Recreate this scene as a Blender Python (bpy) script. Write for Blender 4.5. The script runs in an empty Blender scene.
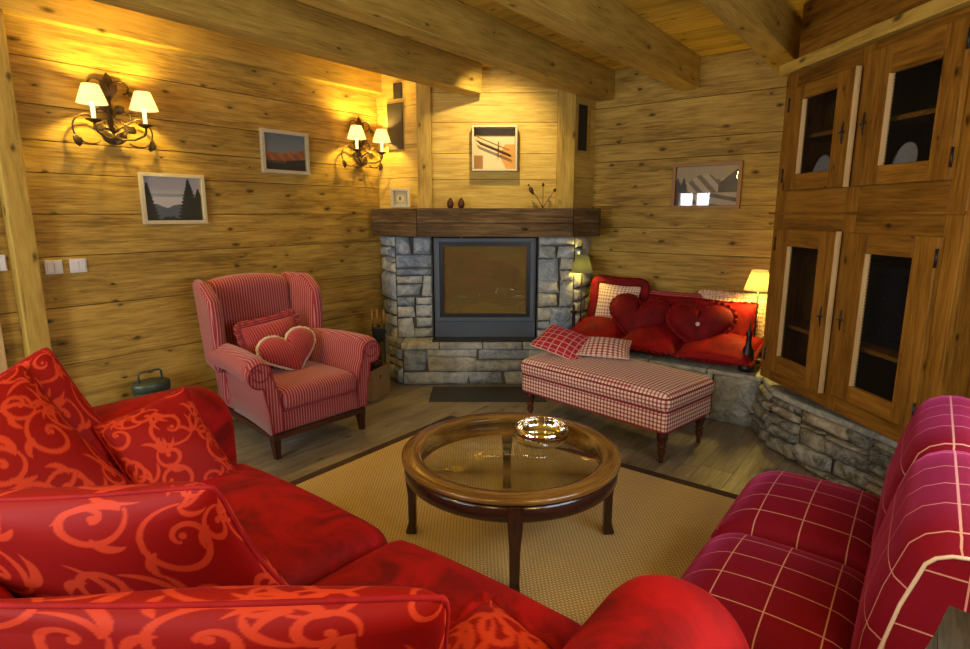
import bpy, bmesh, math, random
import numpy as np
from mathutils import Vector, Matrix, Euler
random.seed(7)
C = bpy.context.scene.collection
PI = math.pi
CAM = math.radians(37.6)
# ---------------- camera ----------------
cam = bpy.data.cameras.new('camera'); cam.sensor_width = 36; cam.lens = 575/970*36; cam.clip_start = .02
co = bpy.data.objects.new('camera', cam); C.objects.link(co)
co.location = (0, 0, 1.5); co.rotation_euler = (PI/2-math.atan(110/575), 0, CAM)
sc = bpy.context.scene; sc.camera = co
sc.view_settings.view_transform = 'Standard'; sc.view_settings.look = 'None'
sc.view_settings.exposure = 0.0; sc.view_settings.gamma = 1; sc.view_settings.use_curve_mapping = False
# ---------------- world and daylight ----------------
w = bpy.data.worlds.new('world'); sc.world = w; w.use_nodes = True
w.node_tree.nodes['Background'].inputs[0].default_value = (.62, .78, 1, 1)
w.node_tree.nodes['Background'].inputs[1].default_value = 1.6
def light(name, kind, loc, energy, color, rot=(0, 0, 0), size=.1, size_y=None, spot=None, blend=.5):
    l = bpy.data.lights.new(name, kind); l.energy = energy; l.color = color
    if kind == 'AREA':
        l.size = size
        if size_y: l.shape = 'RECTANGLE'; l.size_y = size_y
    elif kind in ('POINT', 'SPOT'): l.shadow_soft_size = size
    if kind == 'SPOT': l.spot_size = spot; l.spot_blend = blend
    o = bpy.data.objects.new(name, l); C.objects.link(o); o.location = loc; o.rotation_euler = rot
    return o
DAY = (.8, .9, 1)
# daylight through the two windows behind the camera and the one on the right
light('window_daylight', 'AREA', (-3.68, -1.75, 1.45), 40, DAY, (math.radians(90), 0, 0), .65, 1.0)
light('window_daylight', 'AREA', (-1.9, -1.75, 1.48), 60, DAY, (math.radians(90), 0, 0), 1.0, 1.3)
light('window_daylight', 'AREA', (.66, 1.75, 1.45), 30, DAY, (math.radians(90), 0, math.radians(90)), 1.1, 1.2)
# added warm fill lights out of view, behind the camera and to its right
for p, e in (((-2.6, -.9, 2.15), 42), ((-.6, -.8, 2.15), 30), ((.38, .85, 1.62), 26)):
    light('warm_fill_light', 'POINT', p, e, (1, .76, .32), size=.16)

# ---------------- node helpers ----------------
class N:
    def __init__(s, name):
        s.m = bpy.data.materials.new(name); s.m.use_nodes = True; s.t = s.m.node_tree
        s.b = s.t.nodes['Principled BSDF']
    def n(s, typ, ins=None, **kw):
        x = s.t.nodes.new(typ)
        for k, v in kw.items(): setattr(x, k, v)
        for k, v in (ins or {}).items():
            if hasattr(v, 'is_linked') or isinstance(v, bpy.types.NodeSocket): s.t.links.new(v, x.inputs[k])
            else: x.inputs[k].default_value = v
        return x
    def math(s, op, a, b=None, c=None, clamp=False):
        i = {0: a}
        if b is not None: i[1] = b
        if c is not None: i[2] = c
        return s.n('ShaderNodeMath', i, operation=op, use_clamp=clamp).outputs[0]
    def mix(s, f, a, b, blend='MIX'):
        x = s.t.nodes.new('ShaderNodeMix'); x.data_type = 'RGBA'; x.blend_type = blend
        for k, v in ((0, f), (6, a), (7, b)):
            if isinstance(v, bpy.types.NodeSocket): s.t.links.new(v, x.inputs[k])
            else: x.inputs[k].default_value = v if k == 0 else (*v[:3], 1)
        return x.outputs[2]
    def uv(s):
        x = s.n('ShaderNodeSeparateXYZ', {0: s.n('ShaderNodeTexCoord').outputs['UV']})
        return x.outputs[0], x.outputs[1]
    def ramp(s, f, stops, interp='LINEAR'):
        x = s.t.nodes.new('ShaderNodeValToRGB'); x.color_ramp.interpolation = interp
        s.t.links.new(f, x.inputs[0]); e = x.color_ramp.elements
        while len(e) < len(stops): e.new(.5)
        for i, (p, c) in enumerate(stops): e[i].position = p; e[i].color = (*c, 1)
        return x.outputs[0]
    def set(s, **kw):
        for k, v in kw.items():
            k = k.replace('_', ' ')
            if isinstance(v, bpy.types.NodeSocket): s.t.links.new(v, s.b.inputs[k])
            else: s.b.inputs[k].default_value = (*v, 1) if isinstance(v, tuple) and len(v) == 3 else v
        return s.m
    def bump(s, h, strength=.3, dist=.01):
        x = s.n('ShaderNodeBump', {'Height': h, 'Strength': strength, 'Distance': dist})
        s.t.links.new(x.outputs[0], s.b.inputs['Normal'])
def plain(name, c, rough=.5, metal=0, **kw):
    a = N(name); return a.set(Base_Color=c, Roughness=rough, Metallic=metal, **kw)
def wood(name, c1, c2, c3, rough=.55, knots=.5, bump=.25, spread=.3, spec=.14):
    a = N(name); u, v = a.uv()
    isl = a.n('ShaderNodeNewGeometry').outputs['Random Per Island']
    off = a.math('MULTIPLY', isl, 37.0)
    wob = a.n('ShaderNodeTexNoise', {'Vector': a.n('ShaderNodeCombineXYZ', {0: a.math('MULTIPLY', u, 9.0), 1: a.math('MULTIPLY', v, 14.0), 2: off}).outputs[0], 'Scale': 1.0, 'Detail': 3.0}).outputs[0]
    wv = a.math('MULTIPLY', a.math('SUBTRACT', wob, .5), .16)
    ku = a.math('ADD', a.math('MULTIPLY_ADD', u, 3.1, off), wv); kv = a.math('ADD', a.math('MULTIPLY_ADD', v, 6.5, off), wv)
    kc = a.n('ShaderNodeCombineXYZ', {0: ku, 1: kv, 2: 0.0}).outputs[0]
    vo = a.n('ShaderNodeTexVoronoi', {'Vector': kc, 'Scale': 1.0}, voronoi_dimensions='2D')
    keep = a.math('GREATER_THAN', a.n('ShaderNodeSeparateColor', {0: vo.outputs['Color']}).outputs[0], 1-knots)
    rad = a.math('MULTIPLY_ADD', a.n('ShaderNodeSeparateColor', {0: vo.outputs['Color']}).outputs[1], .075, .03)
    dk = a.math('DIVIDE', vo.outputs['Distance'], rad)
    k1 = a.math('MULTIPLY', a.math('MULTIPLY', a.math('SUBTRACT', 1.3, dk, clamp=True), keep), .9)
    near = a.math('MULTIPLY', a.math('POWER', 2.718, a.math('MULTIPLY', vo.outputs['Distance'], -10.0)), keep)
    gv = a.math('ADD', a.math('MULTIPLY', v, 20.0), a.math('MULTIPLY', near, 1.6))
    vec = a.n('ShaderNodeCombineXYZ', {0: a.math('MULTIPLY', u, 1.6), 1: gv, 2: off}).outputs[0]
    n1 = a.n('ShaderNodeTexNoise', {'Vector': vec, 'Scale': 1.0, 'Detail': 9.0, 'Roughness': .72, 'Distortion': .5}).outputs[0]
    v2 = a.n('ShaderNodeCombineXYZ', {0: a.math('MULTIPLY', u, 6.0), 1: a.math('MULTIPLY', v, 85.0), 2: off}).outputs[0]
    n2 = a.n('ShaderNodeTexNoise', {'Vector': v2, 'Scale': 1.0, 'Detail': 4.0}).outputs[0]
    v3 = a.n('ShaderNodeCombineXYZ', {0: a.math('MULTIPLY', u, 1.5), 1: a.math('MULTIPLY', v, 4.0), 2: off}).outputs[0]
    n3 = a.n('ShaderNodeTexNoise', {'Vector': v3, 'Scale': 1.0, 'Detail': 5.0, 'Roughness': .6}).outputs[0]
    f = a.math('ADD', a.math('MULTIPLY', n1, .42), a.math('ADD', a.math('MULTIPLY', n2, .28), a.math('MULTIPLY', n3, .3)))
    col = a.ramp(f, [(.40, c3), (.49, c2), (.58, c1)])
    tone = a.math('MULTIPLY_ADD', isl, spread, 1-spread/2)
    tc = a.n('ShaderNodeCombineXYZ', {0: tone, 1: tone, 2: tone}).outputs[0]
    col = a.mix(1.0, col, tc, 'MULTIPLY')
    col = a.mix(a.math('MULTIPLY', near, .45), col, tuple(x*.6 for x in c3))
    col = a.mix(k1, col, tuple(x*.28 for x in c3))
    a.bump(a.math('ADD', n2, a.math('MULTIPLY', n1, 2.0)), bump, .006)
    return a.set(Base_Color=col, Roughness=rough, Specular_IOR_Level=spec)
def velvet(name, c, c2, sheen=.7, tint=(1, .25, .3)):
    a = N(name); tc = a.n('ShaderNodeTexCoord').outputs['Object']
    n1 = a.n('ShaderNodeTexNoise', {'Vector': tc, 'Scale': 5.0, 'Detail': 4.0, 'Roughness': .6, 'Distortion': .8}).outputs[0]
    n2 = a.n('ShaderNodeTexNoise', {'Vector': tc, 'Scale': 300.0, 'Detail': 2.0}).outputs[0]
    col = a.ramp(n1, [(.35, c2), (.62, c)])
    a.bump(a.math('ADD', a.math('MULTIPLY', n1, 6.0), n2), .25, .003)
    return a.set(Base_Color=col, Roughness=.75, Sheen_Weight=sheen, Sheen_Roughness=.35, Sheen_Tint=(*tint, 1), Specular_IOR_Level=.2)
def lines(a, x, period, width):   # 1 on lines
    return a.math('LESS_THAN', a.math('FRACT', a.math('DIVIDE', x, period)), width)
def weave(a, s=700.0):
    tc = a.n('ShaderNodeTexCoord').outputs['Object']
    a.bump(a.n('ShaderNodeTexNoise', {'Vector': tc, 'Scale': s, 'Detail': 2.0}).outputs[0], .2, .002)
def stripe(name, base, line, period, width, line2=None):
    a = N(name); u, v = a.uv(); m1 = lines(a, v, period, width)
    col = a.mix(m1, base, line)
    if line2: col = a.mix(lines(a, a.math('ADD', v, period*.5), period, width*.45), col, line2)
    weave(a); return a.set(Base_Color=col, Roughness=.85, Sheen_Weight=.25, Specular_IOR_Level=.15)
def gingham(name, light_, mid, dark, period=.02):
    a = N(name); u, v = a.uv(); m1 = lines(a, u, period, .42); m2 = lines(a, v, period, .42)
    s_ = a.math('MULTIPLY', a.math('ADD', m1, m2), .5)
    col = a.ramp(s_, [(.25, light_), (.5, mid), (.9, dark)], 'CONSTANT')
    weave(a); return a.set(Base_Color=col, Roughness=.85, Sheen_Weight=.2, Specular_IOR_Level=.15)
def plaid(name, base, line, pu, pv, wu, wv):
    a = N(name); u, v = a.uv()
    m = a.math('MAXIMUM', lines(a, u, pu, wu), lines(a, v, pv, wv))
    tc = a.n('ShaderNodeTexCoord').outputs['Object']
    n1 = a.n('ShaderNodeTexNoise', {'Vector': tc, 'Scale': 900.0}).outputs[0]
    base2 = a.mix(n1, tuple(x*.8 for x in base), tuple(min(1, x*1.2) for x in base))
    weave(a); return a.set(Base_Color=a.mix(m, base2, line), Roughness=.8, Sheen_Weight=.5, Sheen_Roughness=.3, Sheen_Tint=(1, .12, .45, 1), Specular_IOR_Level=.15)
def attr(name, rough=.6, bump=0, **kw):
    a = N(name); x = a.n('ShaderNodeAttribute', attribute_name='pattern')
    if bump: a.bump(a.n('ShaderNodeSeparateColor', {0: x.outputs['Color']}).outputs[1], bump, .004)
    return a.set(Base_Color=x.outputs['Color'], Roughness=rough, **kw)
def glass(name, tint=(1, 1, 1), base=.0, haze=(0, 0, 0, 0)):
    m = bpy.data.materials.new(name); m.use_nodes = True; t = m.node_tree; t.nodes.clear()
    o = t.nodes.new('ShaderNodeOutputMaterial'); mx = t.nodes.new('ShaderNodeMixShader')
    tr = t.nodes.new('ShaderNodeBsdfTransparent'); tr.inputs[0].default_value = (*tint, 1)
    gl = t.nodes.new('ShaderNodeBsdfGlossy'); gl.inputs['Roughness'].default_value = .01
    fr = t.nodes.new('ShaderNodeFresnel'); fr.inputs[0].default_value = 1.5; ge = t.nodes.new('ShaderNodeNewGeometry'); io = t.nodes.new('ShaderNodeMath'); io.operation = 'MULTIPLY_ADD'; io.inputs[1].default_value = 1/1.5-1.5; io.inputs[2].default_value = 1.5; t.links.new(ge.outputs['Backfacing'], io.inputs[0]); t.links.new(io.outputs[0], fr.inputs[0])
    ad = t.nodes.new('ShaderNodeMath'); ad.operation = 'ADD'; ad.inputs[1].default_value = base
    t.links.new(fr.outputs[0], ad.inputs[0]); t.links.new(ad.outputs[0], mx.inputs[0])
    df = t.nodes.new('ShaderNodeBsdfDiffuse'); df.inputs[0].default_value = (*haze[:3], 1); m2 = t.nodes.new('ShaderNodeMixShader'); m2.inputs[0].default_value = haze[3]
    t.links.new(tr.outputs[0], m2.inputs[1]); t.links.new(df.outputs[0], m2.inputs[2]); t.links.new(m2.outputs[0], mx.inputs[1]); t.links.new(gl.outputs[0], mx.inputs[2]); t.links.new(mx.outputs[0], o.inputs[0])
    return m
def shade_mat(name, c, em, strength):
    a = N(name); m = a.m
    if 'shade' in name:
        t = a.t; tl = t.nodes.new('ShaderNodeBsdfTranslucent'); tl.inputs[0].default_value = (*[x*.9 for x in c], 1); mx = t.nodes.new('ShaderNodeMixShader'); mx.inputs[0].default_value = .5
        t.links.new(a.b.outputs[0], mx.inputs[1]); t.links.new(tl.outputs[0], mx.inputs[2]); t.links.new(mx.outputs[0], t.nodes['Material Output'].inputs[0])
    a.set(Base_Color=c, Roughness=.8, Emission_Color=em, Emission_Strength=strength)
    return m

# ---------------- materials ----------------
M = {}
M['wall'] = wood('aged_spruce_wall', (.50, .335, .075), (.36, .225, .046), (.19, .11, .022), knots=.6)
M['beam'] = wood('spruce_beam', (.54, .37, .08), (.43, .28, .056), (.27, .165, .03), knots=.4)
M['hood'] = wood('pale_spruce_boarding', (.58, .41, .10), (.47, .315, .07), (.33, .205, .045), knots=.06)
M['ceil'] = wood('ceiling_boards', (.74, .50, .07), (.60, .39, .05), (.40, .24, .03), knots=.35)
M['cab'] = wood('pine_cabinet_wood', (.29, .135, .018), (.20, .088, .011), (.10, .042, .006), knots=.4, rough=.45)
M['edge'] = wood('pale_trim_and_lit_edge', (.62, .42, .2), (.52, .34, .15), (.42, .27, .11), knots=0)  # pale trim wood, also the painted daylight on cabinet door edges
M['floor'] = wood('grey_brown_floor_boards', (.30, .265, .19), (.215, .185, .13), (.13, .11, .075), knots=.15, rough=.36, spec=.5, spread=.25)
M['mantel'] = wood('old_dark_beam', (.18, .115, .055), (.10, .060, .026), (.04, .024, .012), knots=.25, rough=.6, bump=.8)
M['walnut'] = wood('dark_chair_wood', (.09, .035, .018), (.06, .022, .012), (.035, .013, .008), knots=0, rough=.3)
M['table'] = wood('golden_brown_table_rim', (.30, .155, .035), (.17, .080, .018), (.08, .034, .009), knots=0, rough=.16, bump=.04, spec=.6)
M['tabled'] = wood('dark_table_wood', (.055, .020, .012), (.035, .013, .009), (.02, .008, .006), knots=0, rough=.18, bump=.04, spec=.7)
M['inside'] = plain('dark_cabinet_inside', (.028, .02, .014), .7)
M['velvet'] = velvet('red_velvet', (.42, .004, .004), (.15, .0015, .002), .15, (1, .03, .06))
M['velvet2'] = velvet('bright_red_velvet', (.30, .0025, .004), (.14, .0015, .002), .2, (1, .03, .03))
M['velvet3'] = velvet('dark_red_plush', (.19, .002, .004), (.10, .0015, .003), .2, (1, .05, .08))
M['pipe'] = velvet('crimson_piping', (.42, .010, .014), (.28, .005, .008), .2, (1, .1, .1))
M['damask'] = attr('scroll_patterned_red_velvet', .65, .5, Sheen_Weight=.13, Sheen_Roughness=.3, Sheen_Tint=(1, .08, .10, 1), Specular_IOR_Level=.2)
M['stripe'] = stripe('red_pink_stripe', (.31, .030, .036), (.44, .20, .19), .019, .30, (.19, .015, .022))
M['stripe_v'] = stripe('red_narrow_stripe', (.32, .018, .022), (.42, .15, .14), .016, .22)
M['gingham'] = gingham('red_white_check', (.78, .68, .54), (.46, .15, .14), (.24, .025, .035), .026)
M['gingham_r'] = plaid('red_cushion_with_white_grid', (.42, .02, .04), (.60, .36, .32), .042, .042, .13, .13)
M['gingham_w'] = gingham('cream_small_check', (.74, .66, .52), (.60, .40, .32), (.36, .1, .09), .022)
M['piping'] = plain('red_cord', (.25, .01, .02), .8)
M['plaid'] = plaid('crimson_windowpane_plaid', (.17, .002, .012), (.52, .25, .20), .135, .115, .026, .032)
M['bead'] = plain('cream_cord', (.62, .48, .36), .8)
M['frill_w'] = gingham('cream_frill', (.75, .66, .5), (.55, .3, .2), (.4, .12, .08), .012)
M['iron'] = plain('bronzed_iron', (.07, .045, .02), .42, .7)
M['black'] = plain('black_metal', (.012, .012, .014), .4, .3)
M['steel'] = plain('polished_steel', (.82, .80, .76), .06, 1)
M['insert'] = plain('blue_grey_steel_sheet', (.075, .10, .135), .45, .1)
M['insertd'] = plain('dark_steel_frame', (.022, .028, .038), .35, .4)
M['firebox'] = plain('sooty_firebrick', (.16, .10, .04), .9)
M['ash'] = plain('pale_ash', (.62, .48, .22), .95)
M['fireglass'] = glass('fire_glass', (.9, .8, .6), .04, (.34, .25, .09, .34))  # diffuse brown mixed in stands for the warm reflected glow
M['glass'] = glass('clear_glass', (.93, .96, .93), .02)
M['picglass'] = glass('picture_glass', (1, 1, 1), .0)
M['candle'] = shade_mat('lit_candle_tube', (.9, .8, .6), (1, .72, .30), 1.6)
M['shade'] = shade_mat('lit_cream_shade', (.8, .7, .5), (1, .74, .30), 1.5)
M['shade_g'] = shade_mat('olive_lamp_shade', (.20, .22, .08), (1, .72, .25), .16)
M['shade_y'] = shade_mat('lit_yellow_shade', (.6, .5, .25), (1, .70, .2), .8)
M['bulb'] = shade_mat('glowing_bulb', (1, 1, 1), (1, .86, .55), 30)
M['white'] = plain('white_plastic', (.62, .62, .66), .4)
M['cream'] = plain('cream_painted_frame', (.50, .45, .30), .5)
M['brownf'] = plain('brown_wood_frame', (.28, .13, .02), .5)
M['photo'] = attr('printed_photograph', .5)
M['tin'] = plain('green_painted_tin', (.06, .085, .055), .35, .3)
M['wicker'] = None
a = N('woven_wicker'); u, v = a.uv()
k = a.math('MULTIPLY', a.math('SINE', a.math('MULTIPLY', u, 330.0)), a.math('SINE', a.math('MULTIPLY', v, 420.0)))
a.bump(k, .8, .006); M['wicker'] = a.set(Base_Color=a.ramp(a.math('MULTIPLY_ADD', k, .5, .5), [(.1, (.20, .10, .03)), (.7, (.55, .36, .14))]), Roughness=.7)
a = N('sisal_weave'); u, v = a.uv()
row = a.math('MULTIPLY', a.math('FLOOR', a.math('DIVIDE', v, .0125)), .5)
cu = a.math('FRACT', a.math('ADD', a.math('DIVIDE', u, .02), row)); cv = a.math('FRACT', a.math('DIVIDE', v, .0125))
h = a.math('MULTIPLY', a.math('SINE', a.math('MULTIPLY', cu, PI)), a.math('SINE', a.math('MULTIPLY', cv, PI)))
nn = a.n('ShaderNodeTexNoise', {'Vector': a.n('ShaderNodeTexCoord').outputs['UV'], 'Scale': 60.0, 'Detail': 3.0}).outputs[0]
a.bump(h, .7, .006)
M['sisal'] = a.set(Base_Color=a.mix(a.math('MULTIPLY', nn, .5), a.ramp(h, [(.05, (.24, .155, .05)), (.55, (.82, .63, .30))]), (.58, .43, .19)), Roughness=.9)
M['border'] = plain('dark_brown_rug_binding', (.045, .022, .016), .85)
M['slate'] = plain('dark_slate', (.028, .028, .03), .5)
M['mortar'] = plain('dark_mortar', (.11, .105, .095), .95)
def stone_mat(name, cols):
    a = N(name); isl = a.n('ShaderNodeNewGeometry').outputs['Random Per Island']
    tc = a.n('ShaderNodeTexCoord').outputs['Object']
    off = a.n('ShaderNodeCombineXYZ', {0: a.math('MULTIPLY', isl, 30.0), 1: a.math('MULTIPLY', isl, 17.0), 2: a.math('MULTIPLY', isl, 60.0)}).outputs[0]
    vec = a.n('ShaderNodeVectorMath', {0: tc, 1: off}, operation='ADD').outputs[0]
    n1 = a.n('ShaderNodeTexNoise', {'Vector': vec, 'Scale': 7.0, 'Detail': 8.0, 'Roughness': .7, 'Distortion': 1.2}).outputs[0]
    n2 = a.n('ShaderNodeTexNoise', {'Vector': vec, 'Scale': 38.0, 'Detail': 6.0, 'Roughness': .75}).outputs[0]
    base = a.ramp(isl, [(i/len(cols), c) for i, c in enumerate(cols)], 'CONSTANT')
    col = a.mix(a.ramp(n1, [(.40, (0, 0, 0)), (.66, (1, 1, 1))]), a.mix(1.0, base, (.6, .63, .66), 'MULTIPLY'), a.mix(.5, base, (.72, .74, .68)))
    col = a.mix(a.math('MULTIPLY', a.ramp(n2, [(.5, (0, 0, 0)), (.68, (1, 1, 1))]), .4), col, (.55, .56, .52))
    col = a.mix(a.math('MULTIPLY', a.ramp(n2, [(.32, (1, 1, 1)), (.45, (0, 0, 0))]), .6), col, (.06, .06, .055))
    a.bump(a.math('ADD', n2, a.math('MULTIPLY', n1, 1.5)), .7, .014)
    return a.set(Base_Color=col, Roughness=.7)
M['stone'] = stone_mat('grey_blue_fieldstone', [(.42, .50, .54), (.22, .31, .42), (.60, .63, .58), (.34, .38, .36), (.50, .56, .57), (.20, .28, .38), (.58, .54, .40), (.36, .45, .52)])
M['stone_b'] = stone_mat('brown_grey_fieldstone', [(.17, .135, .07), (.11, .10, .075), (.24, .165, .07), (.14, .13, .11), (.18, .155, .10), (.30, .19, .07), (.08, .075, .055)])
M['slab'] = stone_mat('pale_stone_slab', [(.46, .45, .36), (.38, .40, .37)])
M['plate'] = plain('pale_oval_plate', (.36, .37, .38), .35)
M['screen'] = plain('television_glass', (.01, .012, .018), .15)
M['mesh'] = plain('dark_wire_mesh', (.035, .03, .025), .5, .6)
M['grille'] = plain('dark_grille_cloth', (.018, .011, .005), .8)
M['leather'] = plain('grey_painted_wall', (.42, .41, .38), .6)
M['curtain'] = plain('white_frame', (.6, .6, .58), .5)

# ---------------- mesh helpers ----------------
class B:
    """collects geometry into one mesh; uv in metres, u along the grain"""
    def __init__(s): s.v = []; s.f = []; s.uv = []; s.sm = []
    def face(s, idx, uv, smooth=False): s.f.append(idx); s.uv.append(uv); s.sm.append(smooth)
    def _uv(s, pts, grain, ofs=(0, 0)):
        p = [Vector(x) for x in pts]; n = Vector((0, 0, 0))
        for i in range(len(p)): n += p[i].cross(p[(i+1) % len(p)])
        n = [abs(x) for x in n]; d = n.index(max(n))
        if grain == 'plaid' and d == 1: return [(q.x, .05) for q in p]
        if grain in ('fab', 'plaid'):      # u follows the profile (x then z), v across (y); side faces (x,z)
            return [((q.x, q.y) if d == 2 else (q.z, q.y) if d == 0 else (q.z, q.x)) for q in p]
        if d == grain: ax = [(grain+1) % 3, (grain+2) % 3]
        else: ax = [grain, 3-grain-d]
        return [(q[ax[0]]+ofs[0], q[ax[1]]+ofs[1]) for q in p]
    def box(s, x0, x1, y0, y1, z0, z1, grain=0, mat=None):
        b = len(s.v); P = [(x, y, z) for z in (z0, z1) for y in (y0, y1) for x in (x0, x1)]
        s.v += [tuple(mat @ Vector(q)) if mat else q for q in P]
        for f in ((0, 2, 3, 1), (4, 5, 7, 6), (0, 1, 5, 4), (2, 6, 7, 3), (0, 4, 6, 2), (1, 3, 7, 5)):
            s.face([b+i for i in f], s._uv([P[i] for i in f], grain))
        return s
    def grid(s, fn, nu, nv, cu=False, cv=False, uvf=None, flip=False, grain='fab'):
        b = len(s.v); U = nu if cu else nu+1; V = nv if cv else nv+1
        for i in range(U):
            for j in range(V): s.v.append(tuple(fn(i/nu, j/nv)))
        for i in range(nu):
            for j in range(nv):
                ids = [b+i*V+j, b+((i+1) % U)*V+j, b+((i+1) % U)*V+(j+1) % V, b+i*V+(j+1) % V]
                if uvf: uv = [uvf(i/nu, j/nv), uvf((i+1)/nu, j/nv), uvf((i+1)/nu, (j+1)/nv), uvf(i/nu, (j+1)/nv)]
                else: uv = s._uv([s.v[k] for k in ids], grain)
                if flip: ids = ids[::-1]; uv = uv[::-1]
                s.face(ids, uv, True)
        return s
    def prism(s, pts, z0, z1, grain=0, mat=None, smooth=False):
        n = len(pts); b = len(s.v)
        P = [(x, y, z0) for x, y in pts]+[(x, y, z1) for x, y in pts]
        s.v += [tuple(mat @ Vector(q)) if mat else q for q in P]
        s.face([b+n-1-i for i in range(n)], s._uv([P[n-1-i] for i in range(n)], grain))
        s.face([b+n+i for i in range(n)], s._uv([P[n+i] for i in range(n)], grain))
        L = 0
        for i in range(n):
            j = (i+1) % n; d = (Vector(P[i])-Vector(P[j])).length
            uv = [(L, z0), (L+d, z0), (L+d, z1), (L, z1)] if grain != 'fab' and grain != 2 else [(z0, L), (z0, L+d), (z1, L+d), (z1, L)]
            s.face([b+i, b+j, b+n+j, b+n+i], uv, smooth); L += d
        return s
    def tube(s, pts, r, seg=8, closed=False, cap=True):
        pts = [Vector(p) for p in pts]; n = len(pts); rr = r if isinstance(r, (list, tuple)) else [r]*n
        b = len(s.v); up = Vector((0, 0, 1)); prev = None
        for i in range(n):
            a_ = pts[i-1] if (i > 0 or closed) else pts[i]; c_ = pts[(i+1) % n] if (i < n-1 or closed) else pts[i]
            t = (c_-a_).normalized() if (c_-a_).length > 1e-9 else Vector((0, 0, 1))
            if prev is None:
                k = up if abs(t.dot(up)) < .9 else Vector((1, 0, 0)); x = t.cross(k).normalized()
            else: x = (prev-t*prev.dot(t)).normalized()
            prev = x; y = t.cross(x)
            for j in range(seg):
                an = 2*PI*j/seg; s.v.append(tuple(pts[i]+x*rr[i]*math.cos(an)+y*rr[i]*math.sin(an)))
        L = 0
        for i in range(n if closed else n-1):
            k = (i+1) % n; d = (pts[k]-pts[i]).length
            for j in range(seg):
                m = (j+1) % seg; w_ = 2*PI*rr[i]/seg
                s.face([b+i*seg+j, b+i*seg+m, b+k*seg+m, b+k*seg+j], [(L, j*w_), (L, (j+1)*w_), (L+d, (j+1)*w_), (L+d, j*w_)], True)
            L += d
        if cap and not closed:
            s.face([b+seg-1-j for j in range(seg)], [(0, 0)]*seg); s.face([b+(n-1)*seg+j for j in range(seg)], [(0, 0)]*seg)
        return s
    def lathe(s, prof, seg=24, c=(0, 0, 0), mat=None, smooth=True):
        b = len(s.v); n = len(prof)
        for r, z in prof:
            for j in range(seg):
                an = 2*PI*j/seg; q = Vector((r*math.cos(an), r*math.sin(an), z))
                if mat: q = mat @ q
                s.v.append((q.x+c[0], q.y+c[1], q.z+c[2]))
        L = 0
        for i in range(n-1):
            d = math.dist(prof[i], prof[i+1])
            for j in range(seg):
                m = (j+1) % seg; w_ = 2*PI*max(prof[i][0], .01)/seg
                s.face([b+i*seg+j, b+i*seg+m, b+(i+1)*seg+m, b+(i+1)*seg+j], [(j*w_, L), (j*w_+w_, L), (j*w_+w_, L+d), (j*w_, L+d)], smooth)
            L += d
        if prof[0] == prof[-1]: return s
        if prof[0][0] > 1e-4: s.face([b+seg-1-j for j in range(seg)], [(0, 0)]*seg)
        if prof[-1][0] > 1e-4: s.face([b+(n-1)*seg+j for j in range(seg)], [(0, 0)]*seg)
        return s
    def soft(s, x0, x1, y0, y1, z0, z1, r=.05, n=14, crown=0, crown_x=0, grain='fab', fn=None):
        """rounded upholstery block; crown bulges the top, crown_x the front; fn warps points"""
        c = Vector(((x0+x1)/2, (y0+y1)/2, (z0+z1)/2)); h = Vector(((x1-x0)/2, (y1-y0)/2, (z1-z0)/2))
        rr = [min(r, h[i]*.999) for i in range(3)] if not isinstance(r, (list, tuple)) else [min(r[i], h[i]*.999) for i in range(3)]
        def wp(p):
            d = [0, 0, 0]; q = [0, 0, 0]
            for i in range(3):
                inn = h[i]-rr[i]; q[i] = max(-inn, min(inn, p[i])); d[i] = (p[i]-q[i])/rr[i]
            L = math.sqrt(sum(x*x for x in d)); mx = max(abs(x) for x in d)
            if L > 1e-9: d = [x/L*mx for x in d]
            o = Vector([q[i]+d[i]*rr[i] for i in range(3)])
            fx = max(0, 1-(o.x/h.x)**2); fy = max(0, 1-(o.y/h.y)**2); fz = max(0, 1-(o.z/h.z)**2)
            o.z += crown*(o.z/h.z)*(fx*fy)**.6; o.x += crown_x*(o.x/h.x)*(fz*fy)**.6
            o += c
            return fn(o) if fn else o
        for ax in range(3):
            o1, o2 = (ax+1) % 3, (ax+2) % 3
            for sg in (-1, 1):
                def f(u, v, ax=ax, o1=o1, o2=o2, sg=sg):
                    def m(t, a):   # denser sampling near the edges
                        x = 2*t-1; return h[a]*math.sin(x*PI/2*.96)/math.sin(PI/2*.96)
                    p = [0, 0, 0]; p[ax] = sg*h[ax]; p[o1] = m(u, o1); p[o2] = m(v, o2); return wp(p)
                s.grid(f, n, n, flip=(sg < 0), grain=grain)
        return s
    def build(s, name, mat, parent=None, loc=None, rotz=None, bevel=0, weld=False, sub=0, mw=None, solid=0):
        me = bpy.data.meshes.new(name); me.from_pydata(s.v, [], s.f)
        l = me.uv_layers.new(name='UVMap'); flat = [c for f in s.uv for q in f for c in q]
        l.data.foreach_set('uv', flat); me.polygons.foreach_set('use_smooth', s.sm); me.update()
        me.materials.append(M[mat] if isinstance(mat, str) else mat)
        if weld:
            bm = bmesh.new(); bm.from_mesh(me); bmesh.ops.remove_doubles(bm, verts=bm.verts, dist=1e-5); bm.to_mesh(me); bm.free()
        o = bpy.data.objects.new(name, me); C.objects.link(o)
        if parent: o.parent = parent
        if loc: o.location = loc
        if rotz is not None: o.rotation_euler = (0, 0, rotz)
        if mw: o.matrix_world = mw
        if bevel:
            b = o.modifiers.new('bevel', 'BEVEL'); b.width = bevel; b.segments = 2; b.limit_method = 'ANGLE'
        if solid:
            b = o.modifiers.new('solid', 'SOLIDIFY'); b.thickness = solid; b.offset = 0
        return o
def tag(o, label, cat, group=None):
    o['label'] = label; o['category'] = cat
    if group: o['group'] = group
    return o
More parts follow.
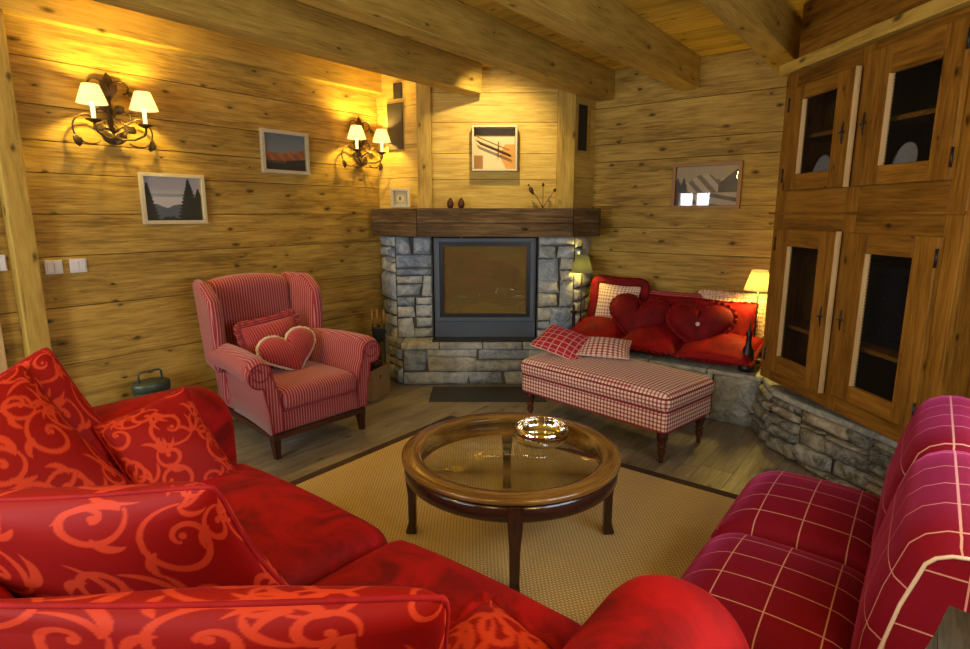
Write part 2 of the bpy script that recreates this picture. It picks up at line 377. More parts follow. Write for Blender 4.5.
def thing(name, label, cat, loc=(0, 0, 0), rotz=0, group=None, mw=None):
    o = bpy.data.objects.new(name, None); C.objects.link(o); o.empty_display_size = .1
    if mw: o.matrix_world = mw
    else: o.location = loc; o.rotation_euler = (0, 0, rotz)
    return tag(o, label, cat, group)
def struct(o): o['kind'] = 'structure'; return o
def c2r(x, y):  # camera-heading coordinates to room coordinates
    return (x*math.cos(CAM)-y*math.sin(CAM), x*math.sin(CAM)+y*math.cos(CAM))
def frame(loc, n, up=(0, 0, 1), roll=0):
    """matrix: local z = facing direction n, local y = up"""
    n = Vector(n).normalized(); up = Vector(up); y = (up-n*up.dot(n)).normalized(); x = y.cross(n)
    return Matrix.Translation(Vector(loc)) @ Matrix((x, y, n)).transposed().to_4x4() @ Matrix.Rotation(roll, 4, 'Z')

# =============== THE ROOM ===============
XL, YB, XR, YF, ZC = -4.09, 4.887, .56, -1.6, 2.725
def cutout(segs, holes):
    for (h0, h1, hz0, hz1) in holes:
        out = []
        for (p0, p1, q0, q1) in segs:
            if h1 <= p0 or h0 >= p1 or hz1 <= q0 or hz0 >= q1: out.append((p0, p1, q0, q1)); continue
            if p0 < h0: out.append((p0, h0, q0, q1))
            if p1 > h1: out.append((h1, p1, q0, q1))
            m0, m1 = max(p0, h0), min(p1, h1)
            if q0 < hz0: out.append((m0, m1, q0, hz0))
            if q1 > hz1: out.append((m0, m1, hz1, q1))
        segs = out
    return segs
def planks_wall(name, x0, x1, y0, y1, axis, mat, joints, out, holes=()):
    """horizontal boards with dark joints; each board a box, a continuous sheet behind"""
    b = B(); gp = .004; L0, L1 = (y0, y1) if axis == 1 else (x0, x1); zs = [0]+sorted(joints)+[ZC]
    def put_(p0, p1, q0, q1, d0, d1):
        if axis == 1: b.box(d0, d1, p0, p1, q0, q1, 1)
        else: b.box(p0, p1, d0, d1, q0, q1, 0)
    f0, f1 = (x0, x1) if axis == 1 else (y0, y1)
    for z, zt in zip(zs, zs[1:]):
        for q in cutout([(L0, L1, z+gp/2, zt-gp/2)], holes): put_(*q, f0, f1)
    for q in cutout([(L0, L1, 0, ZC)], holes): put_(*q, *((f0-.02, f0) if out < 0 else (f1, f1+.02)))
    return struct(b.build(name, mat, bevel=.0025))
planks_wall('wall_left', XL-.05, XL, YF-.07, YB+.05, 1, 'wall', (2.36, 2.11, 1.915, 1.735, 1.50, 1.255, .95, .60, .30), -1)
planks_wall('wall_back', XL, XR+.05, YB, YB+.05, 0, 'wall', (2.42, 2.11, 1.96, 1.57, 1.385, 1.17, .84, .55, .25), 1)
planks_wall('wall_right', XR, XR+.05, YF, YB, 1, 'wall', (2.4, 2.1, 1.8, 1.5, 1.2, .9, .6, .3), 1, holes=((1.15, 2.35, .75, 2.0),))
W1 = (-4.02, -3.35, .95, 1.95)
planks_wall('wall_front', XL-.04, XR+.04, YF-.05, YF, 0, 'wall', (2.4, 2.1, 1.8, 1.5, 1.2, .9, .6, .3), -1, holes=(W1, (-2.6, -1.2, .8, 2.15)))
def window(name, p0, p1, z0, z1, axis, at):
    b = B(); t = .05
    def bx(a0, a1, q0, q1, g):
        if axis == 0: b.box(a0, a1, at-.08, at+.02, q0, q1, g)
        else: b.box(at-.02, at+.08, a0, a1, q0, q1, g)
    bx(p0, p1, z0, z0+t, axis); bx(p0, p1, z1-t, z1, axis); bx(p0, p0+t, z0+t, z1-t, 2); bx(p1-t, p1, z0+t, z1-t, 2)
    m = (p0+p1)/2; bx(m-.03, m+.03, z0+t, z1-t, 2)
    struct(b.build(name, 'edge', bevel=.004))
window('window_1', *W1, 0, YF); window('window_2', -2.6, -1.2, .8, 2.15, 0, YF); window('window_3', 1.15, 2.35, .75, 2.0, 1, XR)
# floor boards run towards the back wall's left, like the view
b = B(); rnd = random.Random(2); x = XL-.1
while x < XR+.1:
    wv = .19; y = YF-rnd.uniform(0, 1.5)
    while y < YB:
        ln = rnd.uniform(1.4, 2.4); b.box(x+.001, x+wv-.001, max(y+.001, YF-.1), min(y+ln-.001, YB+.1), -.03, 0, 1); y += ln
        if y < YF-.1: continue
    x += wv
b.box(XL-.1, XR+.1, YF-.1, YB+.1, -.05, -.03, 0); struct(b.build('floor', 'floor'))
b = B(); y = YF-.1; b.box(XL-.1, XR+.1, YF-.1, YB+.1, ZC+.03, ZC+.05, 0)
while y < YB+.1: b.box(XL-.1, XR+.1, y+.001, y+.139, ZC, ZC+.03, 0); y += .14
struct(b.build('ceiling', 'ceil'))
# beams
def beam(x0, x1, y1, lab, z0=2.485, y0=YF):
    o = B().box(x0, x1, y0, y1, z0, ZC, 1).build('ceiling_beam', 'beam', bevel=.008)
    return tag(o, lab, 'beam', 'timber beams under the ceiling')
beam(-3.26, -3.10, 3.99, 'squared ceiling beam ending against the chimney boarding above the shelf picture')
beam(-2.50, -2.34, YB, 'squared ceiling beam passing over the right side of the chimney boarding')
beam(-1.77, -1.61, YB, 'squared ceiling beam ending above the framed black and white mountain photograph')
beam(-1.00, -.84, YB, 'squared ceiling beam running to the left corner of the tall cabinet')
beam(-.26, -.10, YB, 'squared ceiling beam directly over the tall wooden cabinet')
o = B().box(XL, XL+.07, YF, 3.92, 2.555, ZC, 1).build('wall_plate', 'beam', bevel=.006)
tag(o, 'thin horizontal timber running along the top of the left wall', 'beam')
b = B().box(XL+.004, XL+.11, .935, 1.045, 0, 2.555, 2)
tag(b.build('timber_post', 'beam', bevel=.008), 'pale upright timber post against the wall at the far left edge', 'post')
tag(B().box(XL+.004, XL+.05, .77, .845, 0, 2.555, 2).build('door_jamb_board', 'edge', bevel=.005), 'pale upright board left of the timber post at the picture edge', 'board')
# =============== FIREPLACE (built square to the view heading) ===============
def stones(b, p0, p1, z0, z1, rows, rnd, depth=.035, wmin=.12, wmax=.34, res=6):
    """masonry face from p0 to p1 (outward side is to the right when walking p0->p1)"""
    p0 = Vector((*p0, 0)); p1 = Vector((*p1, 0)); L = (p1-p0).length; t = (p1-p0)/L; n = Vector((t.y, -t.x, 0))
    hs = [rnd.choice((.55, .75, 1.0, 1.35, 1.6)) for _ in range(rows)]; k = (z1-z0)/sum(hs); z = z0
    for h_ in hs:
        zt = z+h_*k; s_ = 0
        while s_ < L-1e-4:
            w_ = rnd.uniform(wmin, wmax)*(1.3 if zt-z < .12 else .9); e = s_+w_
            if L-e < wmin*.7: e = L
            sub = [(z, zt)]
            if zt-z > .12 and rnd.random() < .35:
                m = z+(zt-z)*rnd.uniform(.35, .65); sub = [(z, m), (m, zt)]
            for (q0, q1) in sub:
                g = .005; j = [rnd.uniform(-.02, .02) for _ in range(8)]; dd = depth*rnd.uniform(.55, 1.25); sx = rnd.random()*9; tl = rnd.uniform(-.3, .3)
                def f(u, v):
                    a0 = s_+g+(j[0] if s_ > 0 else 0)*(1-v)+(j[1] if s_ > 0 else 0)*v; a1 = e-g+(j[2] if e < L else 0)*(1-v)+(j[3] if e < L else 0)*v
                    ss = a0+(a1-a0)*u; zz = (q0+g+j[4]*.55*u)+((q1-g+j[5]*.55*(1-u))-(q0+g+j[4]*.55*u))*v+.006*math.sin(11*u+sx)*(v-.5)
                    eu = min(u, 1-u)*(a1-a0); ev = min(v, 1-v)*(q1-q0); ed = min(1, min(eu, ev)/.014)
                    d = dd*(ed**.5)*(1+tl*(u-.5)+.22*math.sin(7*u+sx)*math.cos(5*v+sx*2)+.14*math.sin(17*u*v+sx)+.12*math.sin(23*u+sx)*math.sin(19*v))
                    return p0+t*ss+n*d+Vector((0, 0, zz))
                us = [0, .07, .25, .5, .75, .93, 1]; vs = [0, .12, .35, .65, .88, 1]
                b.grid(lambda u, v: f(us[round(u*6)], vs[round(v*5)]), 6, 5, grain=2)
            s_ = e
        z = zt
fp = thing('fireplace', 'corner fireplace with grey stone surround, dark wooden shelf beam and tall boarded chimney', 'fireplace', (*c2r(0, 4.95), 0), CAM)
# local frame: x right, y away from the camera, origin at hearth front
rnd = random.Random(21)
B().prism([(-.70, .02), (.60, .02), (.60, .40), (-.86, .40), (-.88, .22)], 0, .345).build('hearth_core', 'mortar', fp)
b = B(); stones(b, (-.73, .02), (.62, .02), 0, .335, 2, rnd, .03, .22, .55)
b.build('hearth_stonework', 'stone', fp)
b = B(); stones(b, (-.90, .27), (-.73, .02), 0, .335, 3, rnd, .03, .12, .3)
b.build('hearth_stonework', 'stone', fp)
b = B()
xs = [-.74, -.40, -.02, .33, .62]
for x0, x1 in zip(xs, xs[1:]):
    b.prism([(x0+.003, -.035+rnd.uniform(-.008, .008)), (x1-.003, -.035+rnd.uniform(-.008, .008)), (x1-.003, .30), (x0+.003, .30)], .335, .392)
b.prism([(-.93, .27), (-.745, -.02), (-.745, .30), (-.93, .34)], .335, .39)
b.build('hearth_slab', 'slab', fp, bevel=.01)
YS = .21   # stone surround face
B().prism([(-.95, .50), (-.80, YS+.02), (-.47, YS+.02), (-.47, .62), (-.90, .62)], .0, 1.30).build('surround_core', 'mortar', fp)
B().prism([(.47, YS+.02), (.80, YS+.02), (.97, .46), (.93, .62), (.47, .62)], 0, 1.30).build('surround_core', 'mortar', fp)
b = B(); stones(b, (-.96, .50), (-.80, YS), .0, 1.31, 7, rnd, .035, .14, .3); stones(b, (-.80, YS), (-.475, YS), .39, 1.31, 6, rnd, .035, .13, .33); b.build('surround_stonework', 'stone', fp)
b = B(); stones(b, (.475, YS), (.80, YS), .39, 1.31, 6, rnd, .035, .13, .33); stones(b, (.80, YS), (.97, .48), .39, 1.31, 6, rnd, .035, .14, .3); b.build('surround_stonework', 'stone', fp)
# steel insert
b = B(); y0 = YS-.015
b.box(-.456, .456, y0, y0+.06, .39, .545, 0); b.box(-.456, -.40, y0, y0+.06, .545, 1.30, 2); b.box(.40, .456, y0, y0+.06, .545, 1.30, 2)
b.build('insert_panel', 'insert', fp, bevel=.003)
B().box(-.47, .47, .02, YS+.02, .392, .402, 0).build('ember_plate', 'insertd', fp)
b = B(); y0 = YS-.04
b.box(-.44, .44, y0, y0+.05, .55, .585, 0).box(-.44, .44, y0, y0+.05, 1.262, 1.297, 0).box(-.44, -.405, y0, y0+.05, .585, 1.262, 2).box(.405, .44, y0, y0+.05, .585, 1.262, 2)
df = b.build('insert_door_frame', 'insert', fp, bevel=.003)
b = B(); y0 = YS-.03
b.box(-.404, .404, y0, y0+.04, .586, .618, 0).box(-.404, .404, y0, y0+.04, 1.225, 1.261, 0).box(-.404, -.372, y0, y0+.04, .618, 1.225, 2).box(.372, .404, y0, y0+.04, .618, 1.225, 2)
b.build('inner_frame', 'insertd', df)
B().box(-.372, .372, YS-.008, YS-.003, .618, 1.225).build('glass_pane', 'fireglass', df)
b = B().box(-.39, .39, .60, .62, .56, 1.25).box(-.39, -.375, YS+.03, .6, .56, 1.25).box(.375, .39, YS+.03, .6, .56, 1.25).box(-.39, .39, YS+.03, .6, .56, .58).box(-.39, .39, YS+.03, .6, 1.24, 1.25)
b.build('firebox', 'firebox', fp)
def ashf(u, v):
    return Vector((-.36+.72*u, YS+.05+.33*v, .585+.09*math.sin(PI*u)*math.sin(PI*v)+.012*math.sin(19*u+5)*math.sin(13*v)))
B().grid(ashf, 24, 14).build('ash_bed', 'ash', fp)
# mantel: one front beam and two angled returns (with the long drying crack as a groove)
def mant(pts, nm):
    B().prism(pts, 1.312, 1.422, 0).prism([(x*.99, y+.014) for x, y in pts], 1.422, 1.430, 0).prism(pts, 1.430, 1.552, 0).build(nm, 'mantel', fp, bevel=.007)
mant([(-.575, -.02), (.745, -.02), (.745, .40), (-.575, .40)], 'mantel_beam')
mant([(-1.02, .30), (-.58, -.015), (-.58, .42), (-.98, .44)], 'mantel_return')
mant([(.75, -.015), (.99, .12), (1.045, .33), (.75, .42)], 'mantel_return')
# chimney boarding
b = B(); YH = .22; z = 1.552; rnd2 = random.Random(4)
for zt in (1.80, 2.02, 2.28, 2.52, ZC): b.box(-.462, .625, YH+.02, YH+.05, z+.0015, zt-.0015, 0); z = zt
b.build('hood_boarding', 'hood', fp, bevel=.002)
B().box(-.585, -.462, YH-.02, YH+.06, 1.552, ZC, 2).build('hood_post', 'beam', fp, bevel=.004)
B().box(.625, .775, YH-.02, YH+.06, 1.552, ZC, 2).build('hood_post', 'beam', fp, bevel=.004)
def side(p0, p1, nm):
    p0 = Vector(p0); p1 = Vector(p1); L = (p1-p0).length; an = math.atan2(p1.y-p0.y, p1.x-p0.x)
    o = bpy.data.objects.new('x', None); mt = Matrix.Translation((p0.x, p0.y, 0)) @ Matrix.Rotation(an, 4, 'Z')
    b = B(); z = 1.552
    for zt in (1.82, 2.10, 2.42, ZC): b.box(0, L, 0, .03, z+.0015, zt-.0015, 0, mt); z = zt
    b.build('hood_side_panel', 'hood', fp, bevel=.002)
    return mt, L
mt, L = side((-.99, .50), (-.58, YH), 'l')
gr = B().box(.15, .35, -.008, .0, 2.05, 2.47, 0, mt).build('speaker_frame', 'beam', fp, bevel=.004)
B().box(.16, .34, -.016, -.0075, 2.065, 2.455, 0, mt).build('speaker_grille', 'grille', gr)
B().box(.24, .33, -.015, -.0005, 2.49, 2.62, 0, mt).build('vent_grille', 'grille', fp)
mt, L = side((.775, YH), (1.0, .47), 'r')
gr = B().box(.0, .24, -.008, .0, 2.0, 2.47, 0, mt).build('speaker_frame', 'hood', fp, bevel=.004)
B().box(.035, .165, -.016, -.0075, 2.05, 2.43, 0, mt).build('speaker_grille', 'grille', gr)
# slate plate on the floor
o = B().box(-.46, .50, -.47, -.06, 0, .006).build('floor_plate', 'slate', None, (*c2r(0, 4.95), 0), CAM, bevel=.002)
tag(o, 'dark slate floor plate in front of the fireplace hearth', 'floor plate')
# =============== STONE BENCH ===============
bench = thing('stone_bench', 'low stone bench running along the back wall and under the cabinet', 'bench', (-1.6, 4.5, 0))
def off(pts): return [(x+1.6, y-4.5) for x, y in pts]
fx, fy = -2.50, 4.25
path = [(fx, fy), (-.83, fy-.005), (-.70, 3.98), (-.50, 3.78), (-.12, 3.50), (.02, 3.38), (.12, 3.30), (.50, 3.52)]
core = [(x+.0, y+.02) for x, y in path]
core[0] = (fx, fy+.02); core[1] = (-.80, fy+.02); core[2] = (-.675, 3.995)
poly = core+[(.54, 3.6), (.54, YB-.005), (fx, YB-.005)]
B().prism(off(poly), 0, .355).build('bench_core', 'mortar', bench)
P = off(path)
b = B(); rnd = random.Random(33)
stones(b, P[0], P[1], 0, .36, 1, rnd, .04, .35, .6); b.build('bench_stonework', 'stone', bench)
b = B()
for q0, q1 in zip(P[1:], P[2:]): stones(b, q0, q1, 0, .36, 5, rnd, .05, .14, .34)
b.build('corner_stonework', 'stone_b', bench)
b = B()
for x0, x1 in ((-2.50, -2.2), (-2.2, -1.65), (-1.65, -1.2), (-1.2, -.82)):
    b.prism(off([(x0+.003, fy-.035+rnd.uniform(-.01, .01)), (x1-.003, fy-.035+rnd.uniform(-.01, .01)), (x1-.003, YB-.01), (x0+.003, YB-.01)]), .355, .39)
b.prism(off([(-.815, fy-.05), (-.70, 3.93), (-.48, 3.73), (-.10, 3.44), (.12, 3.26), (.52, 3.5), (.54, YB-.01), (-.815, YB-.01)]), .355, .395)
b.build('bench_slab', 'slab', bench, bevel=.012)
# =============== CORNER CABINET ===============
co_ = c2r(1.83, 3.70); crz = CAM-math.radians(85.2)
cab = thing('corner_cabinet', 'tall pine cabinet with four wire-mesh doors standing on the stone bench', 'cabinet', (*co_, .395), crz)
Z = lambda z: z-.395
b = B()
def cb(x0, x1, y0, y1, z0, z1, g=0): b.box(x0, x1, y0, y1, Z(z0), Z(z1), g)
FR = [(0, .11), (.63, .72), (1.245, 1.34)]
for x0, x1 in FR: cb(x0, x1, 0, .035, .45, 2.32, 2)
for x0, x1 in ((.11, .63), (.72, 1.245)):
    for z0, z1 in ((.45, .55), (1.40, 1.655), (2.21 if x0 < .5 else 2.255, 2.32)): cb(x0, x1, .001, .035, z0, z1, 0)
b.build('face_frame', 'cab', cab, bevel=.004)
b = B(); cb(1.305, 1.34, .035, .55, .45, 2.5, 2); cb(0, .03, .035, .62, .45, 2.32, 2); b.build('side_panel', 'cab', cab, bevel=.003)
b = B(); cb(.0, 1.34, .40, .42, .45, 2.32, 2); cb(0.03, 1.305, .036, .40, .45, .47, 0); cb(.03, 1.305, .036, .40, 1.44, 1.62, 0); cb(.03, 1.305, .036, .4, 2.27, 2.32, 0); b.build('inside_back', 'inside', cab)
for zz in (.80, 1.94):
    b = B(); cb(.03, 1.305, .06, .40, zz, zz+.022, 0); b.build('shelf', 'cab', cab)
b = B(); cb(-.02, 1.42, -.045, .12, 2.32, 2.385, 0); b.build('cornice', 'beam', cab, bevel=.006)
b = B(); cb(0, 1.34, .06, .1, 2.385, ZC-.003, 0); b.build('fascia_board', 'cab', cab)
b = B(); cb(-.05, 1.34, -.012, .01, 1.50, 1.513, 0); b.build('ledge_strip', 'cab', cab, bevel=.002)
def door(x0, x1, z0, z1, wx0, wx1, wz0, wz1, hinge, ang):
    # hinge 0 = left edge, 1 = right edge
    hx = x0 if hinge == 0 else x1
    g = bpy.data.objects.new('door', None)
    mtx = Matrix.Translation((hx, -.002, 0)) @ Matrix.Rotation(ang, 4, 'Z') @ Matrix.Translation((-hx, 0, 0))
    b = B()
    def q(a0, a1, c0, c1, g_, y0=-.028, y1=0): b.box(a0, a1, y0, y1, Z(c0), Z(c1), g_, mtx)
    q(x0, wx0, z0, z1, 2); q(wx1, x1, z0, z1, 2); q(wx0, wx1, z0, wz0, 0); q(wx0, wx1, wz1, z1, 0)
    d = b.build('door', 'cab', cab, bevel=.004)
    b = B()
    n = .0115
    W, H = wx1-wx0, wz1-wz0; k = -H
    s2 = .0009
    while k < W:   # diagonal wires both ways, each a thin bar
        for sg in (1, -1):
            a0 = max(0, k); a1 = min(W, k+H)
            if a1 > a0:
                zz0 = a0-k; zz1 = a1-k
                if sg < 0: zz0, zz1 = H-zz0, H-zz1
                p0 = Vector((wx0+a0, -.008, Z(wz0+zz0))); p1 = Vector((wx0+a1, -.008, Z(wz0+zz1)))
                b.tube([mtx @ p0, mtx @ p1], s2, 3, cap=False)
        k += n*1.414
    b.build('wire_mesh', 'mesh', d)
    b = B(); b.box(wx0-.006, wx0+.001, -.030, -.001, Z(wz0), Z(wz1), 2, mtx); b.build('lit_edge_strip', 'edge', d)  # pale strip paints the daylight caught on the opening's edge
    if hinge == 0: B().box(x1-.001, x1+.004, -.030, -.001, Z(z0), Z(z1), 2, mtx).build('lit_edge_strip', 'edge', d)  # same painted daylight along the free edge of the door
    kx = x1-.045 if hinge == 0 else x0+.045; kz = (z0+z1)/2-.02
    b = B()
    b.tube([mtx @ Vector((kx, -.034, Z(kz-.055))), mtx @ Vector((kx-.004, -.036, Z(kz))), mtx @ Vector((kx, -.034, Z(kz+.055)))], [.002, .006, .002], 6)
    b.tube([mtx @ Vector((kx-.018, -.04, Z(kz))), mtx @ Vector((kx+.018, -.04, Z(kz+.004)))], .004, 6); b.build('key_plate', 'black', d)
    hx2 = x1+.003 if hinge == 1 else x0-.003
    for zz in (z0+.09, z1-.09): B().tube([mtx @ Vector((hx2, -.03, Z(zz-.04))), mtx @ Vector((hx2, -.03, Z(zz+.04)))], .006, 6).build('hinge', 'black', d)
    return d
door(.09, .645, .53, 1.412, .225, .508, .637, 1.312, 0, math.radians(-1))
door(.70, 1.262, .548, 1.408, .862, 1.137, .635, 1.31, 1, 0)
door(.10, .655, 1.64, 2.225, .235, .522, 1.733, 2.147, 0, math.radians(-1))
door(.70, 1.265, 1.64, 2.272, .872, 1.153, 1.729, 2.142, 1, 0)
def onto(px, py, pz):
    v = Matrix.Translation((*co_, .395)) @ Matrix.Rotation(crz, 4, 'Z') @ Vector((px, py, pz-.395)); return v
for i, (px, lab) in enumerate(((.30, 'pale oval plate standing behind the upper left mesh door of the cabinet'), (.90, 'pale oval plate standing behind the upper right mesh door of the cabinet'))):
    o = B().lathe([(0, .006), (.045, .006), (.075, .014), (.085, .016), (.085, .010), (.045, 0), (0, 0)], 32).build('oval_plate', 'plate')
    n_ = Matrix.Rotation(crz, 3, 'Z') @ Vector((0, -1, .18))
    o.matrix_world = frame(onto(px, .085, 1.74), n_) @ Matrix.Diagonal((.82, 1.1, 1, 1)); tag(o, lab, 'plate', 'plates in the cabinet')
tv = thing('television', 'small dark television behind the lower right mesh door', 'television', onto(.80, .20, .825), crz)
B().box(-.22, .25, -.05, .12, 0, .42, 0).build('case', 'black', tv, bevel=.01); B().box(-.19, .22, -.053, -.048, .04, .38).build('screen', 'screen', tv)
# =============== PICTURES ===============
def picture(nm, lab, w_, h_, img, fmat, mw, fw=.018, depth=.02, mat_w=0, inset=.006, cat='picture', gl=True):
    t = thing(nm, lab, cat, mw=mw)
    b = B().box(-w_/2, w_/2, -h_/2, -h_/2+fw, 0, depth, 0).box(-w_/2, w_/2, h_/2-fw, h_/2, 0, depth, 0).box(-w_/2, -w_/2+fw, -h_/2+fw, h_/2-fw, 0, depth, 1).box(w_/2-fw, w_/2, -h_/2+fw, h_/2-fw, 0, depth, 1)
    b.build('frame', fmat, t, bevel=.002)
    iw, ih = w_-2*fw, h_-2*fw
    if mat_w: B().box(-iw/2, iw/2, -ih/2, ih/2, .001, .003).build('mount', 'cream', t); iw -= 2*mat_w; ih -= 2*mat_w
    nx, ny = 90, 70
    g = B().grid(lambda u, v: Vector((-iw/2+iw*u, -ih/2+ih*v, .004)), nx, ny); o = g.build('print', 'photo', t)
    U, V = np.meshgrid(np.linspace(0, 1, nx+1), np.linspace(0, 1, ny+1), indexing='ij')
    col = img(U.ravel(), V.ravel()); put(o, col)
    if gl: B().box(-iw/2, iw/2, -ih/2, ih/2, depth-inset-.002, depth-inset).build('glass_pane', 'picglass', t)
    return t
def put(o, col):
    ca = o.data.color_attributes.new('pattern', 'FLOAT_COLOR', 'POINT')
    c4 = np.ones((len(o.data.vertices), 4), np.float32); c4[:, :3] = col; ca.data.foreach_set('color', c4.ravel())
def mixc(c, m, col): m = np.clip(m, 0, 1)[:, None]; return c*(1-m)+np.array(col)*m
def nz(u, k, s=0): return sum(np.sin(u*k*2**i*6.28+s*3.1+i*1.7)/2**i for i in range(5))
def img_trees(u, v):
    c = np.ones((len(u), 3))*(.42, .40, .42); c = mixc(c, (v < .62)*1., (.24, .30, .36)); c = mixc(c, (v < .55)*1., (.50, .48, .52))
    c = mixc(c, (v < .32+.22*np.abs(u-.38)+.02*nz(u, 2))*1., (.09, .12, .15))
    for cx, top, w in ((.06, .86, .17), (.78, .98, .22), (.95, .75, .2)):
        m = (np.abs(u-cx) < w*(1-v/top)*(.75+.35*np.abs(np.sin(v*38+cx*9)))+.012) & (v < top); c = mixc(c, m*1., (.02, .025, .015))
    return mixc(c, (v < .07+.03*nz(u, 3))*1., (.02, .02, .015))
def img_peaks(u, v):
    c = np.ones((len(u), 3)); c[:] = np.array((.13, .19, .24)); c = mixc(c, (.9-v)*.9, (.34, .33, .30))
    m = v < .44+.10*np.abs(nz(u, 1.3, 2))*.6+.22*(u > .7)*(u-.65)*2; c = mixc(c, m*1., (.45, .13, .03)); c = mixc(c, m*(nz(u*1.3+v, 3) > .3)*.7, (.12, .10, .08))
    c = mixc(c, (v < .26)*1., (.10, .07, .05)); return mixc(c, (v < .19+.15*u*(u > .5))*1., (.02, .025, .03))
def img_bw(u, v):
    c = np.ones((len(u), 3))*(.34, .27, .14)
    r = .62+.20*np.exp(-((u-.5)/.16)**2)+.035*nz(u, 2.2, 1); c = mixc(c, (v < r)*1., (.12, .09, .05)); c = mixc(c, ((v < r) & (nz(u*1.5+v*.9, 3) > .35))*1., (.42, .35, .22))
    c = mixc(c, ((u > .7) & (v < .35+1.3*(u-.7)+.2) & (v > .32))*1., (.04, .035, .02)); c = mixc(c, ((v < .32) & (nz(v*1.5+u*.5, 2.5) > .1))*1., (.36, .31, .2)); c = mixc(c, ((v < .32) & (nz(v*1.5+u*.5, 2.5) <= .1))*.9, (.06, .05, .03))
    return mixc(c, ((u < .18) & (v < .62+.1*np.sin(u*60)))*1., (.02, .018, .015))
def img_skis(u, v):
    c = np.ones((len(u), 3))*(.62, .48, .25)
    c = mixc(c, ((v < .35) & (u < .22))*1., (.28, .13, .03)); c = mixc(c, (u > .62+.5*np.abs(v-.35))*(v < .62)*1., (.50, .24, .04))
    c = mixc(c, (v > .80)*1., (.14, .09, .045))  # dark top band paints the shadow of the deep frame
    return c
def img_small(u, v):
    c = np.ones((len(u), 3))*(.46, .38, .16); r = np.hypot(u-.5, (v-.5)*1.1); c = mixc(c, (r < .36)*1., (.62, .52, .26)); return mixc(c, (np.hypot((u-.48)*2, v-.5) < .2)*1., (.20, .09, .03))
picture('framed_picture', 'cream framed photograph of dark fir trees and hills hanging on the left wall', .405, .325, img_trees, 'cream', frame((XL+.002, 1.872, 1.60), (1, 0, 0)), .024, .028, group=None) if False else picture('framed_picture', 'cream framed photograph of dark fir trees and hills on the left wall', .42, .33, img_trees, 'cream', frame((XL+.002, 1.862, 1.602), (1, 0, 0)), .024, .028)
picture('framed_picture', 'cream framed photograph of orange sunlit peaks between the two wall lights', .42, .325, img_peaks, 'cream', frame((XL+.002, 2.742, 1.975), (1, 0, 0)), .028, .026)
picture('framed_picture', 'brown framed black and white photograph of a mountain lake on the back wall', .545, .365, img_bw, 'brownf', frame((-1.50, YB-.002, 1.728), (0, -1, 0)), .027, .03)
hn = c2r(0, -1)
pw = lambda x, y, z: (*c2r(x, y), z)
sb_ = picture('shadow_box_picture', 'deep square frame with two brown model skis hanging above the fireplace', .385, .375, img_skis, 'cream', frame(pw(.082, 5.186, 2.055), (*hn, 0)), .016, .10, cat='picture', gl=False)
for (px_, py_, r_, m_) in ((-.015, .045, .005, 'brownf'), (.0, -.005, .009, 'walnut')):
    B().tube([(px_+.155*k*math.cos(.38), py_-.155*k*math.sin(.38)+(.012 if k == -1 else 0), .045) for k in (-1, -.85, 0, .9, 1)], [r_*.5, r_, r_, r_, r_*.6], 8).build('model_ski', m_, sb_)
B().tube([(.03, -.07, .03), (.035, .06, .03)], .004, 6).build('ski_pole', 'walnut', sb_)
picture('small_standing_frame', 'small cream photo frame standing on the left end of the fireplace shelf', .165, .165, img_small, 'cream', frame(pw(-.745, 5.17, 1.638), (*c2r(.25, -1), .12)), .022, .03, mat_w=.012, gl=False)
# =============== MANTEL ORNAMENTS ===============
for x, lab in ((-.30, 'tiny dark brown cone ornament on the shelf, the left one'), (-.205, 'tiny dark brown cone ornament on the shelf, the right one')):
    b = B().lathe([(0, 0), (.022, .004), (.03, .03), (.026, .06), (.012, .085), (0, .092)], 14)
    tag(b.build('pine_cone', 'walnut', None, pw(x, 5.08, 1.552)), lab, 'pine cone', 'cones on the fireplace shelf')
bd = thing('metal_bird_branch', 'dark metal branch ornament with leaves and a bird on the fireplace shelf', 'ornament', pw(.50, 5.08, 1.552), CAM)
b = B().lathe([(0, 0), (.03, 0), (.03, .004), (0, .006)], 16)
for dx, dz in ((-.10, .17), (0, .20), (.10, .155)):
    b.tube([(0, 0, .004), (dx*.35, 0, dz*.4), (dx*.8, 0, dz*.78), (dx, 0, dz)], .0032, 6)
b.build('branch', 'iron', bd)
for dx, dz, rot in ((0, .20, 0), (.10, .155, .5)):
    B().lathe([(0, -.02), (.012, -.008), (.013, .006), (0, .02)], 8, (dx, 0, dz)).build('bud', 'iron', bd)
b = B().lathe([(0, -.045), (.008, -.03), (.02, 0), (.017, .02), (.008, .035), (0, .04)], 12, (-.10, 0, .15), Matrix.Rotation(math.radians(-25), 4, 'Y')).lathe([(0, -.012), (.012, 0), (0, .013)], 10, (-.125, 0, .195))
b.build('bird', 'iron', bd)
